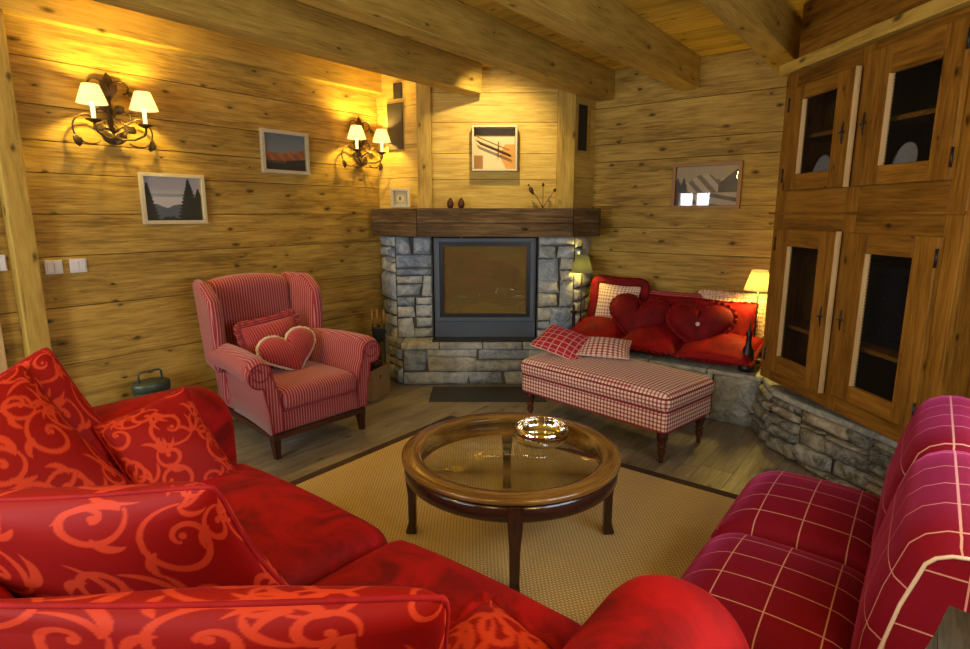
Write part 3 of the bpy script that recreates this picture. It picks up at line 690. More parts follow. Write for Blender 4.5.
# =============== WALL LIGHTS ===============
def arc(c, r, a0, a1, n=12, pl='yz', grow=0):
    out = []
    for i in range(n+1):
        t = i/n; a_ = math.radians(a0+(a1-a0)*t); rr = r*(1-grow*t); out.append(Vector((c[0], c[1]+rr*math.cos(a_), c[2]+rr*math.sin(a_))))
    return out
def leaf(b, p, d, L, wd, nrm=(1, 0, 0)):
    p = Vector(p); d = Vector(d).normalized(); n = Vector(nrm); s_ = d.cross(n).normalized()
    b.grid(lambda u, v: p+d*L*u+s_*wd*(v-.5)*2*math.sin(PI*min(1, u*.96+.04))**.8+n*(.012*math.sin(PI*u)+.006*abs(v-.5)), 8, 4)
def sconce(y, z, lab, power):
    # local: x out of the wall, y along the wall, z up
    t = thing('wall_light', lab, 'wall light', (XL, y, z), 0, 'two-shade wall lights on the left wall')
    b = B().lathe([(0, 0), (.05, 0), (.045, .012), (.02, .02), (0, .022)], 20, (0, 0, -.13), Matrix.Rotation(PI/2, 4, 'Y'))
    b.tube([(.012, 0, -.15), (.02, 0, 0), (.014, 0, .17)], [.016, .011, .006], 8); b.build('back_plate', 'iron', t)
    for s_ in (-1, 1):
        b = B()
        b.tube([(.03, 0, -.17), (.09, s_*.035, -.185), (.13, s_*.08, -.185), (.155, s_*.125, -.16), (.157, s_*.14, -.13), (.155, s_*.14, -.10)], .007, 8)
        b.tube([(.03, s_*.02, -.13)]+[p+Vector((.05, 0, 0)) for p in arc((0, s_*.135, -.135), .085, 90, -130 if s_ > 0 else 310, 14)], .005, 6)
        b.tube([(.02, 0, .05)]+[p+Vector((.035, 0, 0)) for p in arc((0, s_*.075, .12), .05, 180 if s_ > 0 else 0, -80 if s_ > 0 else 260, 14, grow=.45)], .006, 6)
        b.tube([(.03, 0, -.02)]+[p+Vector((.05, 0, 0)) for p in arc((0, s_*.06, -.055), .05, 180 if s_ > 0 else 0, -140 if s_ > 0 else 320, 14, grow=.4)], .005, 6)
        b.build('scroll_arm', 'iron', t)
        for (p, d, L_, w_) in (((.05, s_*.215, -.17), (0, s_*-.3, -1), .075, .024), ((.045, s_*.11, .11), (0, s_*.2, -1), .07, .024), ((.06, s_*.05, -.10), (0, s_*1, -.5), .08, .026), ((.03, 0, -.21), (0, s_*.5, .6), .11, .034), ((.04, s_*.01, -.02), (0, s_*.8, .4), .07, .024)):
            b = B(); leaf(b, p, d, L_, w_); b.build('iron_leaf', 'iron', t, solid=.002)
        B().lathe([(.004, -.115), (.038, -.098), (.042, -.090), (.03, -.100), (.004, -.108), (.004, -.115)], 16, (.155, s_*.14, 0)).build('drip_cup', 'iron', t)
        B().lathe([(.011, -.105), (.0125, .02), (.010, .045), (0, .046)], 14, (.155, s_*.14, 0)).build('candle_tube', 'candle', t)
        B().lathe([(.080, -.005), (.043, .100), (.0422, .100), (.0792, -.005), (.080, -.005)], 28, (.155, s_*.14, 0)).build('lamp_shade', 'shade', t)
        light('bulb_light', 'POINT', (XL+.155, y+s_*.14, z+.065), power, (1, .67, .13), size=.018)
    for (p, d, L_, w_) in (((.02, 0, .04), (0, 0, 1), .17, .034), ((.03, 0, .06), (0, .35, .9), .11, .022), ((.03, 0, .06), (0, -.35, .9), .11, .022)):
        b = B(); leaf(b, p, d, L_, w_); b.build('iron_leaf', 'iron', t, solid=.002)
sconce(1.53, 2.135, 'wrought iron wall light with two lit shades, nearest the timber post', 22)
sconce(3.48, 2.13, 'wrought iron wall light with two lit shades, close to the chimney', 22)
# =============== TABLE LAMPS ===============
def table_lamp(loc, lab, hp, rs, power, shade, pw_=None):
    t = thing('table_lamp', lab, 'lamp', loc, 0, 'shaded lamps at the ends of the bench')
    B().lathe([(0, 0), (.055, 0), (.058, .012), (.03, .03), (.018, .06), (.024, .085), (.015, .12), (0, .12)], 24).build('base', 'black', t)
    B().tube([(0, 0, .10), (0, 0, hp+.02)], .006, 8).build('stem', 'iron', t)
    h_ = .15
    B().lathe([(rs, hp), (rs*.55, hp+h_), (rs*.545, hp+h_), (rs*.99, hp), (rs, hp)], 32).build('lamp_shade', shade, t)
    light('bulb_light', 'POINT', (loc[0], loc[1], loc[2]+hp+.06), power, (1, .69, .13), size=.025)
lp = c2r(.86, 5.10)
table_lamp((lp[0], lp[1], .39), 'small lamp with olive shade beside the fireplace stone', .605, .098, 5, 'shade_g')
table_lamp((-.985, 4.62, .39), 'small lit lamp with yellow shade next to the cabinet', .555, .10, 16, 'shade_y')
# =============== RUG, FLOOR THINGS ===============
rug = thing('sisal_rug', 'woven straw coloured rug with dark brown binding under the round table', 'rug', (-1.4, 1.8, 0))
B().box(-1.27, .84, -.6, 1.26, 0, .009).build('woven_field', 'sisal', rug)
b = B().box(-1.33, .90, 1.26, 1.32, 0, .011).box(-1.33, -1.27, -.66, 1.26, 0, .011).box(.84, .90, -.66, 1.26, 0, .011).box(-1.27, .84, -.66, -.6, 0, .011)
b.build('binding', 'border', rug, bevel=.003)
# =============== COFFEE TABLE ===============
tb = thing('coffee_table', 'round low table with glass top and golden brown wooden rim', 'table', (-1.437, 2.06, .011), math.radians(37.6-2))
R0, R1, ZT = .50, .405, .428
b = B().lathe([(R1+.005, ZT-.03), (R0-.01, ZT-.03), (R0, ZT-.022), (R0, ZT-.008), (R0-.012, ZT), (R1+.03, ZT+.001), (R1+.012, ZT-.004), (R1+.005, ZT-.012), (R1+.005, ZT-.03)], 96)
b.build('rim', 'table', tb)
b = B().lathe([(R1+.02, ZT-.105), (R0-.02, ZT-.105), (R0-.012, ZT-.095), (R0-.01, ZT-.045), (R0-.028, ZT-.031), (R1+.02, ZT-.031), (R1+.02, ZT-.105)], 96)
b.build('apron', 'tabled', tb)
B().lathe([(0, ZT-.014), (R1+.012, ZT-.014), (R1+.012, ZT-.006), (0, ZT-.006)], 96).build('glass_top', 'glass', tb)
for i in range(4):
    an = i*PI/2-PI/2+.03
    mt = Matrix.Rotation(an, 4, 'Z') @ Matrix.Translation((.462, 0, 0))
    b = B()
    prof = [(-.028, .030, ZT-.033), (-.026, .029, ZT-.12), (-.020, .018, .20), (-.019, .018, .06), (-.018, .026, .03), (-.02, .032, .012), (-.018, .028, 0)]
    for k in range(len(prof)-1):
        (a0, a1, za), (b0, b1, zb) = prof[k], prof[k+1]; base = len(b.v)
        wy0 = (.032, .030, .022, .020, .022, .024, .022)[k]; wy1 = (.032, .030, .022, .020, .022, .024, .022)[k+1]
        for (xx, yy, zz) in ((a0, -wy0, za), (a1, -wy0, za), (a1, wy0, za), (a0, wy0, za), (b0, -wy1, zb), (b1, -wy1, zb), (b1, wy1, zb), (b0, wy1, zb)): b.v.append(tuple(mt @ Vector((xx, yy, zz))))
        for f in ((0, 4, 5, 1), (1, 5, 6, 2), (2, 6, 7, 3), (3, 7, 4, 0)): b.face([base+q for q in f], [(za, 0), (zb, 0), (zb, .04), (za, .04)])
        if k == 0: b.face([base, base+1, base+2, base+3], [(0, 0)]*4)
        if k == len(prof)-2: b.face([base+7, base+6, base+5, base+4], [(0, 0)]*4)
    b.build('leg', 'tabled', tb, weld=True, bevel=.004)
bp = c2r(.268, 2.60)
bo = thing('steel_bowl', 'polished round steel bowl standing on the glass table top', 'bowl', (bp[0], bp[1], .433))
B().lathe([(0, 0), (.085, 0), (.112, .008), (.126, .028), (.131, .052), (.126, .074), (.117, .084), (.113, .081), (.120, .068), (.122, .052), (.114, .028), (.09, .014), (0, .010)], 48).build('bowl', 'steel', bo)
# =============== WING CHAIR ===============
wc = thing('wing_armchair', 'red and pink striped wing armchair standing against the left wall', 'armchair', (-3.055, 2.21, 0), math.radians(-2))
def scurve(y, z0, z1): return y
b = B()
b.soft(-.80, -.01, -.30, .30, .155, .305, .03, 10, fn=lambda p: Vector((p.x, p.y*(1+.14*p.x), p.z))); b.build('seat_base', 'stripe', wc)
b = B(); b.soft(-.70, .015, -.29, .29, .29, .435, .055, 16, crown=.022, crown_x=.012); b.build('seat_cushion', 'stripe', wc)
b = B()
b.tube([(.018, -.275+.55*i/20, .31) for i in range(21)], .006, 6); b.build('front_piping', 'piping', wc)
for s_ in (-1, 1):
    # arm: scroll-topped section swept front to back
    sec = []
    cy, cz, r = .425, .575, .085
    sec += [(.29, .155), (.285, .30), (.305, .45), (.335, .53)]
    for i in range(15):
        a_ = math.radians(165-i*(165+100)/14); sec.append((cy+r*math.cos(a_), cz+r*math.sin(a_)))
    sec += [(.40, .42), (.375, .30), (.362, .155)]
    n = len(sec)
    def arm(u, v):
        k = v*n; i = int(round(k)) % n; y, z = sec[i]; x = .005-.66*u
        inset = 1-.10*(max(0, 1-u*14))**2
        cyy = .35; return Vector((x, s_*(cyy+(y-cyy)*inset-.095*u), .37+(z-.37)*(inset if u < .1 else 1)+(.012*math.sin(u*PI))))
    b = B(); b.grid(arm, 24, n, cv=True, flip=(s_ > 0), grain='fab')
    ids = [tuple(arm(0, i/n)) for i in range(n)]
    base = len(b.v); b.v += ids; f = list(range(base, base+n)); uvs = [(p[2], p[1]) for p in ids]
    b.face(f, uvs)
    ids = [tuple(arm(1, i/n)) for i in range(n)]
    base = len(b.v); b.v += ids; b.face(list(range(base+n-1, base-1, -1)), [(p[2], p[1]) for p in ids[::-1]])
    am = b.build('arm', 'stripe', wc)
    b = B()   # piping round the front panel
    pts = [Vector((.009, p[1], p[2])) for p in [tuple(arm(0, i/n)) for i in range(n)]]
    b.tube(pts, .005, 6, closed=True)
    sp = [Vector((.010, s_*(cy+(.075-.010*t)*math.cos(t*1.0+2.6)*1.0), cz+(.075-.010*t)*math.sin(t*1.0+2.6))) for t in [i*.35 for i in range(20)]]
    b.tube(sp, .004, 6); b.build('piping', 'piping', am)
def backw(p):
    t = max(0, p.z-.3); x = p.x-.10*t; w_ = .93+.04*t
    z = p.z+(.035*(1-(p.y/.33)**2) if p.z > .7 else 0)*((p.z-.7)/.35 if p.z > .7 else 0)
    return Vector((x-.03*max(0, 1-(p.y/.3)**2)*(1 if p.x > -.78 else 0)*0, p.y*w_, z))
b = B(); b.soft(-.87, -.70, -.315, .315, .16, 1.045, .065, 18, fn=backw); b.build('backrest', 'stripe', wc)
for s_ in (-1, 1):
    prof = [(-.86, .50), (-.62, .50), (-.60, .60), (-.585, .72), (-.565, .84), (-.56, .93), (-.60, 1.0), (-.68, 1.045), (-.80, 1.06), (-.98, 1.05), (-.96, .8)]
    # smooth outline
    def wing(p):
        # p.x in 0..1 depth from back to front, p.z height
        z = p.z; t = (z-.50)/.55
        front = .20+.045*math.sin(max(0, min(1, t))*PI*.9)+.03*t
        if t > .82: front -= .5*(t-.82)
        xb = -.86-.10*(z-.3)
        x = xb+.02+(p.x)*(front+.10)
        y = s_*(.305+.07*p.x+.02*t+p.y)
        return Vector((x, y, z))
    b = B(); b.soft(0, 1, -.045, .045, .46, 1.065, (.12, .045, .06), 18, fn=wing)
    for i in range(len(b.f)):   # re-project stripes: across depth on the wide sides
        pass
    b.build('wing', 'stripe', wc)
b = B(); b.box(-.80, 0, -.355, -.325, .125, .16, 0).box(-.80, 0, .325, .355, .125, .16, 0).box(-.03, 0, -.325, .325, .125, .16, 1).box(-.80, -.77, -.325, .325, .125, .16, 1)
b.v = [(x, y*(1+.25*x), z) for x, y, z in b.v]; b.build('wooden_rail', 'walnut', wc, bevel=.003)
b = B()
for i in range(46):
    y = -.345+.69*i/45; b.lathe([(0, .004), (.003, .003), (.004, 0)], 6, (.004, y, .165), Matrix.Rotation(PI/2, 4, 'Y'))
b.build('nail_trim', 'iron', wc)
for (x, y) in ((-.03, -.33), (-.03, .33), (-.78, -.265), (-.78, .265)):
    b = B(); sx = .012 if x > -.5 else -.06
    b.box(-.026, .026, -.026, .026, 0, .128, 2)
    for i, (vx, vy, vz) in enumerate(b.v):
        if vz < .01: b.v[i] = (vx*.65+sx, vy*.65, vz)
    b.build('leg', 'walnut', wc, (x, y, 0), bevel=.003)
# =============== CUSHION BUILDERS ===============
def pillow_pts(w_, h_, t_, n=20, pinch=.07, sag=0, p=.55):
    def f(sg):
        def g(u, v):
            x = math.sin((2*u-1)*PI/2*.98)/math.sin(PI/2*.98); y = math.sin((2*v-1)*PI/2*.98)/math.sin(PI/2*.98)
            X = w_/2*x*(1-pinch*(1-y*y)-.04*(x*y)**8); Y = h_/2*y*(1-pinch*(1-x*x)-.04*(x*y)**8)
            return Vector((X, Y, sg*t_/2*max(0, (1-x*x)*(1-y*y))**p-sag*x*x))
        return g
    return f
def outline(w_, h_, pinch=.07, n=40, sag=0):
    o = []
    for k in range(4):
        for i in range(n//4):
            t = -1+2*i/(n//4); t = math.sin(t*PI/2)
            x, y = ((t, -1), (1, t), (-t, 1), (-1, -t))[k]
            o.append(Vector((w_/2*x*(1-pinch*(1-y*y)-.04*(x*y)**8), h_/2*y*(1-pinch*(1-x*x)-.04*(x*y)**8), -sag*x*x)))
    return o
def ruffle(b, pts, width, wave, amp):
    """gathered frill outside a closed outline"""
    n = len(pts); c = sum(pts, Vector())/n; m = n*6; L = 0
    def P(t): i = int(t) % n; f = t-int(t); return pts[i].lerp(pts[(i+1) % n], f)
    def fn(u, v):
        t = u*n; p = P(t); q = P(t+.5)-P(t-.5+n); d = Vector((q.y, -q.x, 0)).normalized()
        if d.dot(p-c) < 0: d = -d
        return p+d*width*v+Vector((0, 0, amp*v*math.sin(u*2*PI*wave)))+d*.3*amp*v*math.sin(u*2*PI*wave*1.7+1)
    b.grid(fn, wave*8, 3, cu=True)
def pillow(nm, lab, cat, w_, h_, t_, mat, mw, swap=False, trim=None, trim_r=.006, frill=None, group=None, pinch=.07, n=20, noise=0, sag=0, tn='piping', fringe_w=.035, wave=30, damask=None, p=.55, tile=.52):
    t = thing(nm, lab, cat, mw=mw, group=group); b = B(); f = pillow_pts(w_, h_, t_, n, pinch, sag, p)
    rnd = random.Random(hash(lab) % 1000 if False else len(lab)); s1, s2 = rnd.random()*6, rnd.random()*6
    def wr(g, sg):
        def k(u, v):
            q = g(u, v); e = min(u, 1-u, v, 1-v)*6; q.z += sg*noise*min(1, e)*(math.sin(9*u+s1+4*v)*math.sin(8*v+s2)+.5*math.sin(17*u*v+s2)); return q
        return k
    for sg in (1, -1): b.grid(wr(f(sg), sg), n, n, uvf=(lambda u, v: (v*h_, u*w_)) if swap else (lambda u, v: (u*w_, v*h_)), flip=sg < 0)
    o = b.build('cushion_cover', mat, t)
    if damask:
        put(o, damask_cols(np.array([(i/n*w_, j/n*h_) for _ in (0, 1) for i in range(n+1) for j in range(n+1)]), damask, tile))
    ol = outline(w_, h_, pinch, 64, sag)
    if trim: B().tube(ol, trim_r, 8, closed=True).build(tn, trim, t)
    if frill: q = B(); ruffle(q, ol, fringe_w, wave, .010); q.build('frill', frill, t, solid=.002)
    return t
def heart_outline(s_, n=72):
    o = []
    for i in range(n):
        a_ = 2*PI*i/n; x = 16*math.sin(a_)**3; y = 13*math.cos(a_)-5*math.cos(2*a_)-2*math.cos(3*a_)-math.cos(4*a_)
        o.append(Vector((x*s_/32, (y+1.5)*s_/32, 0)))
    return o
def heart(nm, lab, s_, t_, mat, mw, trim=None, trim_w=.012, frill=None, button=None, group=None, flat=.80):
    t = thing(nm, lab, 'cushion', mw=mw, group=group); ol = [Vector((p.x, p.y*flat, 0)) for p in heart_outline(s_)]; n = len(ol); b = B(); K = 12
    for sg in (1, -1):
        def g(u, v):
            p = ol[int(round(u*n)) % n]; r = math.sin(v*PI/2); return Vector((p.x*r, p.y*r, sg*t_/2*math.sqrt(max(0, 1-r**2.2))*(1-(.25*math.exp(-(v/.12)**2) if button else 0))))
        b.grid(g, n, K, cu=True, flip=sg > 0, uvf=lambda u, v: (0, 0))
        k = len(b.f)-n*K
        for i in range(k, len(b.f)): b.uv[i] = [(b.v[q][1], b.v[q][0]) for q in b.f[i]]
    b.build('cushion_cover', mat, t)
    if trim == 'bead':
        b = B(); m = 46
        for i in range(m):
            q = ol[int(i*n/m)]*1.02
            b.lathe([(0, -trim_w*.6), (trim_w*.55, -trim_w*.3), (trim_w*.6, .1*trim_w), (trim_w*.45, trim_w*.4), (0, trim_w*.6)], 8, tuple(q))
        b.tube([q*1.02 for q in ol], trim_w*.45, 6, closed=True); b.build('pompom_trim', 'bead', t)
    if frill: b = B(); ruffle(b, ol, trim_w, 44, .006); b.build('frill', frill, t, solid=.002)
    if button: B().lathe([(0, .012), (.016, .009), (.019, 0), (0, -.004)], 14, (0, 0, t_/2*.76)).build('button', 'bead', t)
    return t
# damask scroll pattern, rasterised once
S = 620; TILE = .52
pat = np.zeros((S, S), np.float32); yy, xx = np.mgrid[0:S, 0:S]
def disc(x, y, r, val=1.0):
    px, py, pr2 = x/TILE*S, y/TILE*S, max(1.0, r/TILE*S)
    R = int(pr2)+2; ix, iy = int(px), int(py)
    ys = np.arange(iy-R, iy+R+1); xs_ = np.arange(ix-R, ix+R+1)
    d = np.hypot(xs_[None, :]-px, ys[:, None]-py); m = np.clip(pr2-d+.5, 0, 1)
    Y_, X_ = np.meshgrid(ys % S, xs_ % S, indexing='ij'); np.maximum.at(pat, (Y_, X_), m*val)
def spiral(cx, cy, a0, r0, turns, dirn, w0, bulb=True):
    n = 260
    for i in range(n):
        t = i/n; a_ = a0+dirn*t*turns*2*PI; r = r0*(1-t)**.85+.008
        disc(cx+r*math.cos(a_), cy+r*math.sin(a_), w0*(.35+1.0*math.sin(PI*min(1, t*.95+.03))**.6))
    if bulb: disc(cx+.008*math.cos(a0), cy+.008*math.sin(a0), w0*1.5)
def leafp(x, y, a_, L, w_):
    for i in range(60):
        t = i/60; b_ = a_+.9*t; disc(x+L*t*math.cos(b_), y+L*t*math.sin(b_), w_*math.sin(PI*(t*.9+.08))**.8)
rp = random.Random(12)
for (cx, cy, a0, r0, tn_, dr) in ((.10, .12, 2.4, .075, 1.35, 1), (.30, .10, .5, .065, 1.3, -1), (.44, .24, 3.6, .08, 1.4, 1), (.22, .27, 5.2, .07, 1.3, -1), (.08, .36, 1.0, .062, 1.25, 1), (.36, .42, 2.2, .075, 1.35, -1), (.19, .46, 4.2, .055, 1.2, 1), (.48, .05, 1.3, .05, 1.2, -1), (.02, .23, 3.0, .045, 1.2, -1), (.32, .20, 1.6, .04, 1.1, 1), (.20, .37, 6.0, .038, 1.1, 1), (.46, .35, .3, .04, 1.1, -1), (.29, .50, 2.8, .04, 1.1, 1), (.18, .02, 3.9, .038, 1.1, 1), (.40, .13, 5.0, .035, 1.1, -1), (.15, .19, 2.0, .035, 1.1, 1), (.06, .47, 5.5, .04, 1.1, -1)):
    spiral(cx, cy, a0, r0, tn_, dr, .0050)
    ex, ey = cx+r0*math.cos(a0), cy+r0*math.sin(a0)
    for k in range(3): leafp(ex, ey, a0-dr*PI/2+rp.uniform(-1.2, 1.2), rp.uniform(.05, .10), .0065)
    am_ = a0+dr*1.9; leafp(cx+r0*.78*math.cos(am_), cy+r0*.78*math.sin(am_), am_+.2, .05, .008)
def damask_cols(uv, kind, tile=.52):
    uv = uv*(TILE/tile)
    ang = {'a': 0, 'b': .5, 'c': -.3, 'd': .9}[kind]; ca, sa = math.cos(ang), math.sin(ang)
    u = uv[:, 0]*ca-uv[:, 1]*sa+.13*ord(kind[0]); v = uv[:, 0]*sa+uv[:, 1]*ca
    x = (u/TILE*S) % S; y = (v/TILE*S) % S; x0 = x.astype(int); y0 = y.astype(int); fx_ = x-x0; fy_ = y-y0
    g = lambda a_, b_: pat[b_ % S, a_ % S]
    m = (g(x0, y0)*(1-fx_)+g(x0+1, y0)*fx_)*(1-fy_)+(g(x0, y0+1)*(1-fx_)+g(x0+1, y0+1)*fx_)*fy_
    base = np.array((.30, .004, .002)); top = np.array((.62, .050, .014))
    return base[None, :]*(1-m[:, None])+top[None, :]*m[:, None]
# cushions on the wing chair
pillow('frilled_cushion', 'oblong striped cushion with ruffled edge leaning on the striped armchair back', 'cushion', .43, .31, .13, 'stripe_v', frame((-3.57, 2.21, .62), (1, 0, .25), roll=math.radians(5)), swap=True, frill='stripe_v', fringe_w=.045, wave=26)
heart('heart_cushion', 'striped heart cushion with cream pompom edge on the striped armchair', .43, .13, 'stripe_v', frame((-3.42, 2.24, .565), (1, -.1, .45), roll=math.radians(10)), 'bead', .022)
# =============== OTTOMAN ===============
ot = thing('checked_ottoman', 'long red and white checked footstool with turned legs in front of the bench', 'footstool', (-1.67, 3.62, 0), math.radians(180-10))
def otw(p): return p
b = B(); b.soft(-.60, .60, -.29, .29, .20, .345, .03, 16); b.build('base', 'gingham', ot)
b = B(); b.soft(-.615, .615, -.305, .305, .33, .455, .055, 20, crown=.03); b.build('top_pad', 'gingham', ot)
b = B()
pth = []
def rr_(hx, hy, z, r=.05, n=6):
    out = []
    for cx, cy, a0 in ((hx-r, hy-r, 0), (-hx+r, hy-r, 90), (-hx+r, -hy+r, 180), (hx-r, -hy+r, 270)):
        for i in range(n+1): a_ = math.radians(a0+90*i/n); out.append((cx+r*math.cos(a_), cy+r*math.sin(a_), z))
    return out
b.tube(rr_(.612, .302, .425), .005, 6, closed=True); b.tube(rr_(.605, .296, .34), .006, 6, closed=True); b.tube(rr_(.602, .292, .21), .004, 6, closed=True); b.build('cord_trim', 'piping', ot)
for sx in (-1, 1):
    for sy in (-1, 1):
        B().lathe([(0, 0), (.014, 0), (.016, .02), (.012, .03), (.022, .05), (.026, .075), (.018, .092), (.028, .10), (.028, .108), (.018, .116), (.030, .14), (.034, .16), (.034, .203), (0, .203)], 20).build('leg', 'walnut', ot, (sx*.55, sy*.235, 0))
pillow('small_cushion', 'small flat red cushion with white grid lines on the checked footstool', 'cushion', .40, .34, .11, 'gingham_r', frame((-2.10, 3.69, .56), (.25, -.35, 1), (.3, 1, .25), roll=.3), trim='bead', trim_r=.004)
pillow('small_cushion', 'small flat cream checked cushion lying on the checked footstool', 'cushion', .38, .32, .10, 'gingham', frame((-1.82, 3.80, .54), (.1, -.2, 1), (.15, 1, .2), roll=.5), trim='bead', trim_r=.004)
# =============== BENCH CUSHIONS ===============
V = 'velvet2'
for x, y, wv, lab in ((-2.20, 4.47, .50, 'flat red velvet seat cushion on the stone bench beside the fireplace end'), (-1.70, 4.45, .48, 'flat red velvet seat cushion in the middle of the stone bench'), (-1.18, 4.44, .54, 'flat red velvet seat cushion at the lamp end of the stone bench')):
    pillow('bench_cushion', lab, 'cushion', wv, .48, .20, V, frame((x, y, .51), (.0, -.22, 1), (0, 1, .2), roll=.05), frill='velvet3', fringe_w=.025, wave=44, group='flat red cushions on the bench', noise=.010, p=.55)
t = pillow('bordered_cushion', 'cream checked cushion with wide dark red border leaning on the back wall', 'cushion', .40, .36, .12, 'gingham_w', frame((-2.14, 4.69, .72), (.05, -1, .22), roll=-.03))
b = B(); ruffle(b, outline(.40, .36, .07, 64), .075, 12, .004); b.build('wide_border', 'velvet3', t, solid=.018)
pillow('back_cushion', 'dark red velvet cushion behind the two hearts on the bench', 'cushion', .46, .36, .14, 'velvet3', frame((-1.69, 4.72, .66), (0, -1, .2)), frill='stripe_v', fringe_w=.035, wave=40)
pillow('back_cushion', 'bright red velvet cushion leaning near the yellow shaded lamp', 'cushion', .46, .38, .14, 'velvet2', frame((-1.22, 4.63, .65), (.08, -1, .3)), frill='velvet3', fringe_w=.015, wave=30, noise=.006)
pillow('frilled_back_cushion', 'cream checked cushion with pale frill behind the bright red cushion', 'cushion', .50, .36, .10, 'gingham_w', frame((-1.20, 4.78, .68), (0, -1, .12)), frill='frill_w', fringe_w=.045, wave=44)
heart('heart_cushion', 'plain dark red heart cushion on the bench, the one without a button', .50, .15, 'velvet3', frame((-1.87, 4.50, .65), (.1, -1, .5), roll=-.12), frill='velvet3', trim_w=.018, flat=.88)
heart('heart_cushion', 'dark red heart cushion with a pale round button and ruffled rim', .48, .15, 'velvet3', frame((-1.35, 4.47, .65), (.05, -1, .5), roll=.06), frill='velvet3', trim_w=.03, button=True, flat=.86)
# small dark bench ornaments
bo_ = thing('black_figurine', 'small slender black figurine standing beside the yellow shaded lamp', 'ornament', (-.955, 4.33, .395))
B().lathe([(0, 0), (.055, 0), (.06, .03), (.04, .055), (.045, .10), (.038, .15), (.02, .19), (.018, .24), (.024, .27), (.009, .30), (0, .38)], 16).build('body', 'black', bo_)
fi = c2r(.78, 4.98)
fg = thing('iron_candlestick', 'dark iron candlestick standing on the bench against the fireplace stone', 'candlestick', (fi[0], fi[1], .39))
B().lathe([(0, 0), (.05, 0), (.04, .015), (.012, .03), (.02, .08), (.01, .14), (.018, .2), (.012, .25), (.03, .27), (.03, .28), (.01, .285), (.008, .33), (0, .34)], 14).build('stem', 'black', fg)
# =============== RED SOFA ===============
sf = thing('red_velvet_sofa', 'large red velvet two-seat sofa in the foreground with rounded arms', 'sofa', (-1.415, .65, 0))
def S_(x): return x+1.415
def sb(b, x0, x1, y0, y1, z0, z1, *a_, **k): return b.soft(S_(x0), S_(x1), y0-.65, y1-.65, z0, z1, *a_, **k)
b = B(); sb(b, -2.62, -.21, .08, 1.17, .08, .30, .04, 12); b.build('seat_base', 'velvet', sf)
for x0, x1 in ((-2.28, -1.325), (-1.32, -.535)):
    b = B(); sb(b, x0, x1, .30, 1.235, .27, .455, .08, 22, crown=.075, crown_x=0); b.build('seat_cushion', 'velvet', sf)
def armw(sg):
    def f(p):
        t = max(0, (p.z-.35)/.3); return Vector((p.x+sg*.03*t, p.y, p.z-.05*max(0, (.55-(p.y+.65))/.5)))
    return f
b = B(); sb(b, -2.62, -2.27, .06, 1.255, .06, .775, (.165, .15, .20), 22); b.build('arm', 'velvet', sf)
b = B(); sb(b, -.515, -.165, .06, 1.235, .06, .745, (.165, .16, .20), 22); b.build('arm', 'velvet', sf)
b = B(); sb(b, -2.5, -.33, .0, .30, .10, .66, (.1, .12, .12), 20); b.build('backrest', 'velvet', sf)
for x in (-2.5, -.33):
    for y in (.18, 1.08): B().lathe([(0, 0), (.022, 0), (.03, .085), (0, .085)], 12).build('leg', 'walnut', sf, (S_(x), y-.65, 0))
def corner_pillow(nm, lab, TR, BR, TL, t_, mat, kind=None, n=190, grow=1.0, side=None, **kw):
    TR, BR, TL = Vector(TR), Vector(BR), Vector(TL); w_ = (TR-TL).length; h_ = (TR-BR).length
    x = (TR-TL).normalized(); y = (TR-BR); y = (y-x*y.dot(x)).normalized(); z = x.cross(y)
    c = (TL+BR)/2
    mw = Matrix.Translation(c) @ Matrix((x, y, z)).transposed().to_4x4()
    return pillow(nm, lab, 'cushion', w_*grow, h_*grow, t_, mat, mw, damask=kind, n=n, pinch=.085, **kw)
G = 'scroll patterned red cushions on the sofa'
kw = dict(trim='pipe', trim_r=.0055, group=G, p=.42, noise=.005)
corner_pillow('scroll_cushion', 'large scroll patterned red cushion in the sofa corner, the front one', (-2.46, .56, 1.0), (-2.12, .77, .50), (-2.39, .01, .80), .20, 'damask', 'a', tile=.5, **kw)
corner_pillow('scroll_cushion', 'scroll patterned red cushion standing behind the large one in the sofa corner', (-2.49, .61, 1.025), (-2.24, .90, .51), (-2.50, .08, .80), .12, 'damask', 'b', tile=.48, **kw)
corner_pillow('scroll_cushion', 'scroll patterned red cushion leaning on the far arm of the sofa', (-2.32, 1.03, .815), (-2.10, 1.10, .47), (-2.32, .70, .745), .13, 'damask', 'c', tile=.40, grow=1.04, **kw)
corner_pillow('scroll_cushion', 'scroll patterned red cushion across the sofa middle with rounded right corner', (-1.10, .57, .94), (-1.26, .78, .45), (-1.86, .14, .84), .19, 'damask', 'd', tile=.66, grow=1.02, n=270, **{**kw, 'noise': .012})
corner_pillow('scroll_cushion', 'scroll patterned red cushion nearest the viewer along the bottom edge', (-.545, .60, .91), (-.62, .80, .46), (-1.36, .06, .845), .17, 'damask', 'a', tile=.62, grow=1.02, n=290, **{**kw, 'noise': .012})
pillow('small_frilled_cushion', 'small crumpled red patterned cushion beside the near sofa arm', 'cushion', .28, .22, .10, 'damask', frame((-.665, .88, .545), (-.1, -.2, 1), roll=.2), frill='velvet', fringe_w=.025, wave=16, damask='b', tile=.5, n=60, noise=.01)
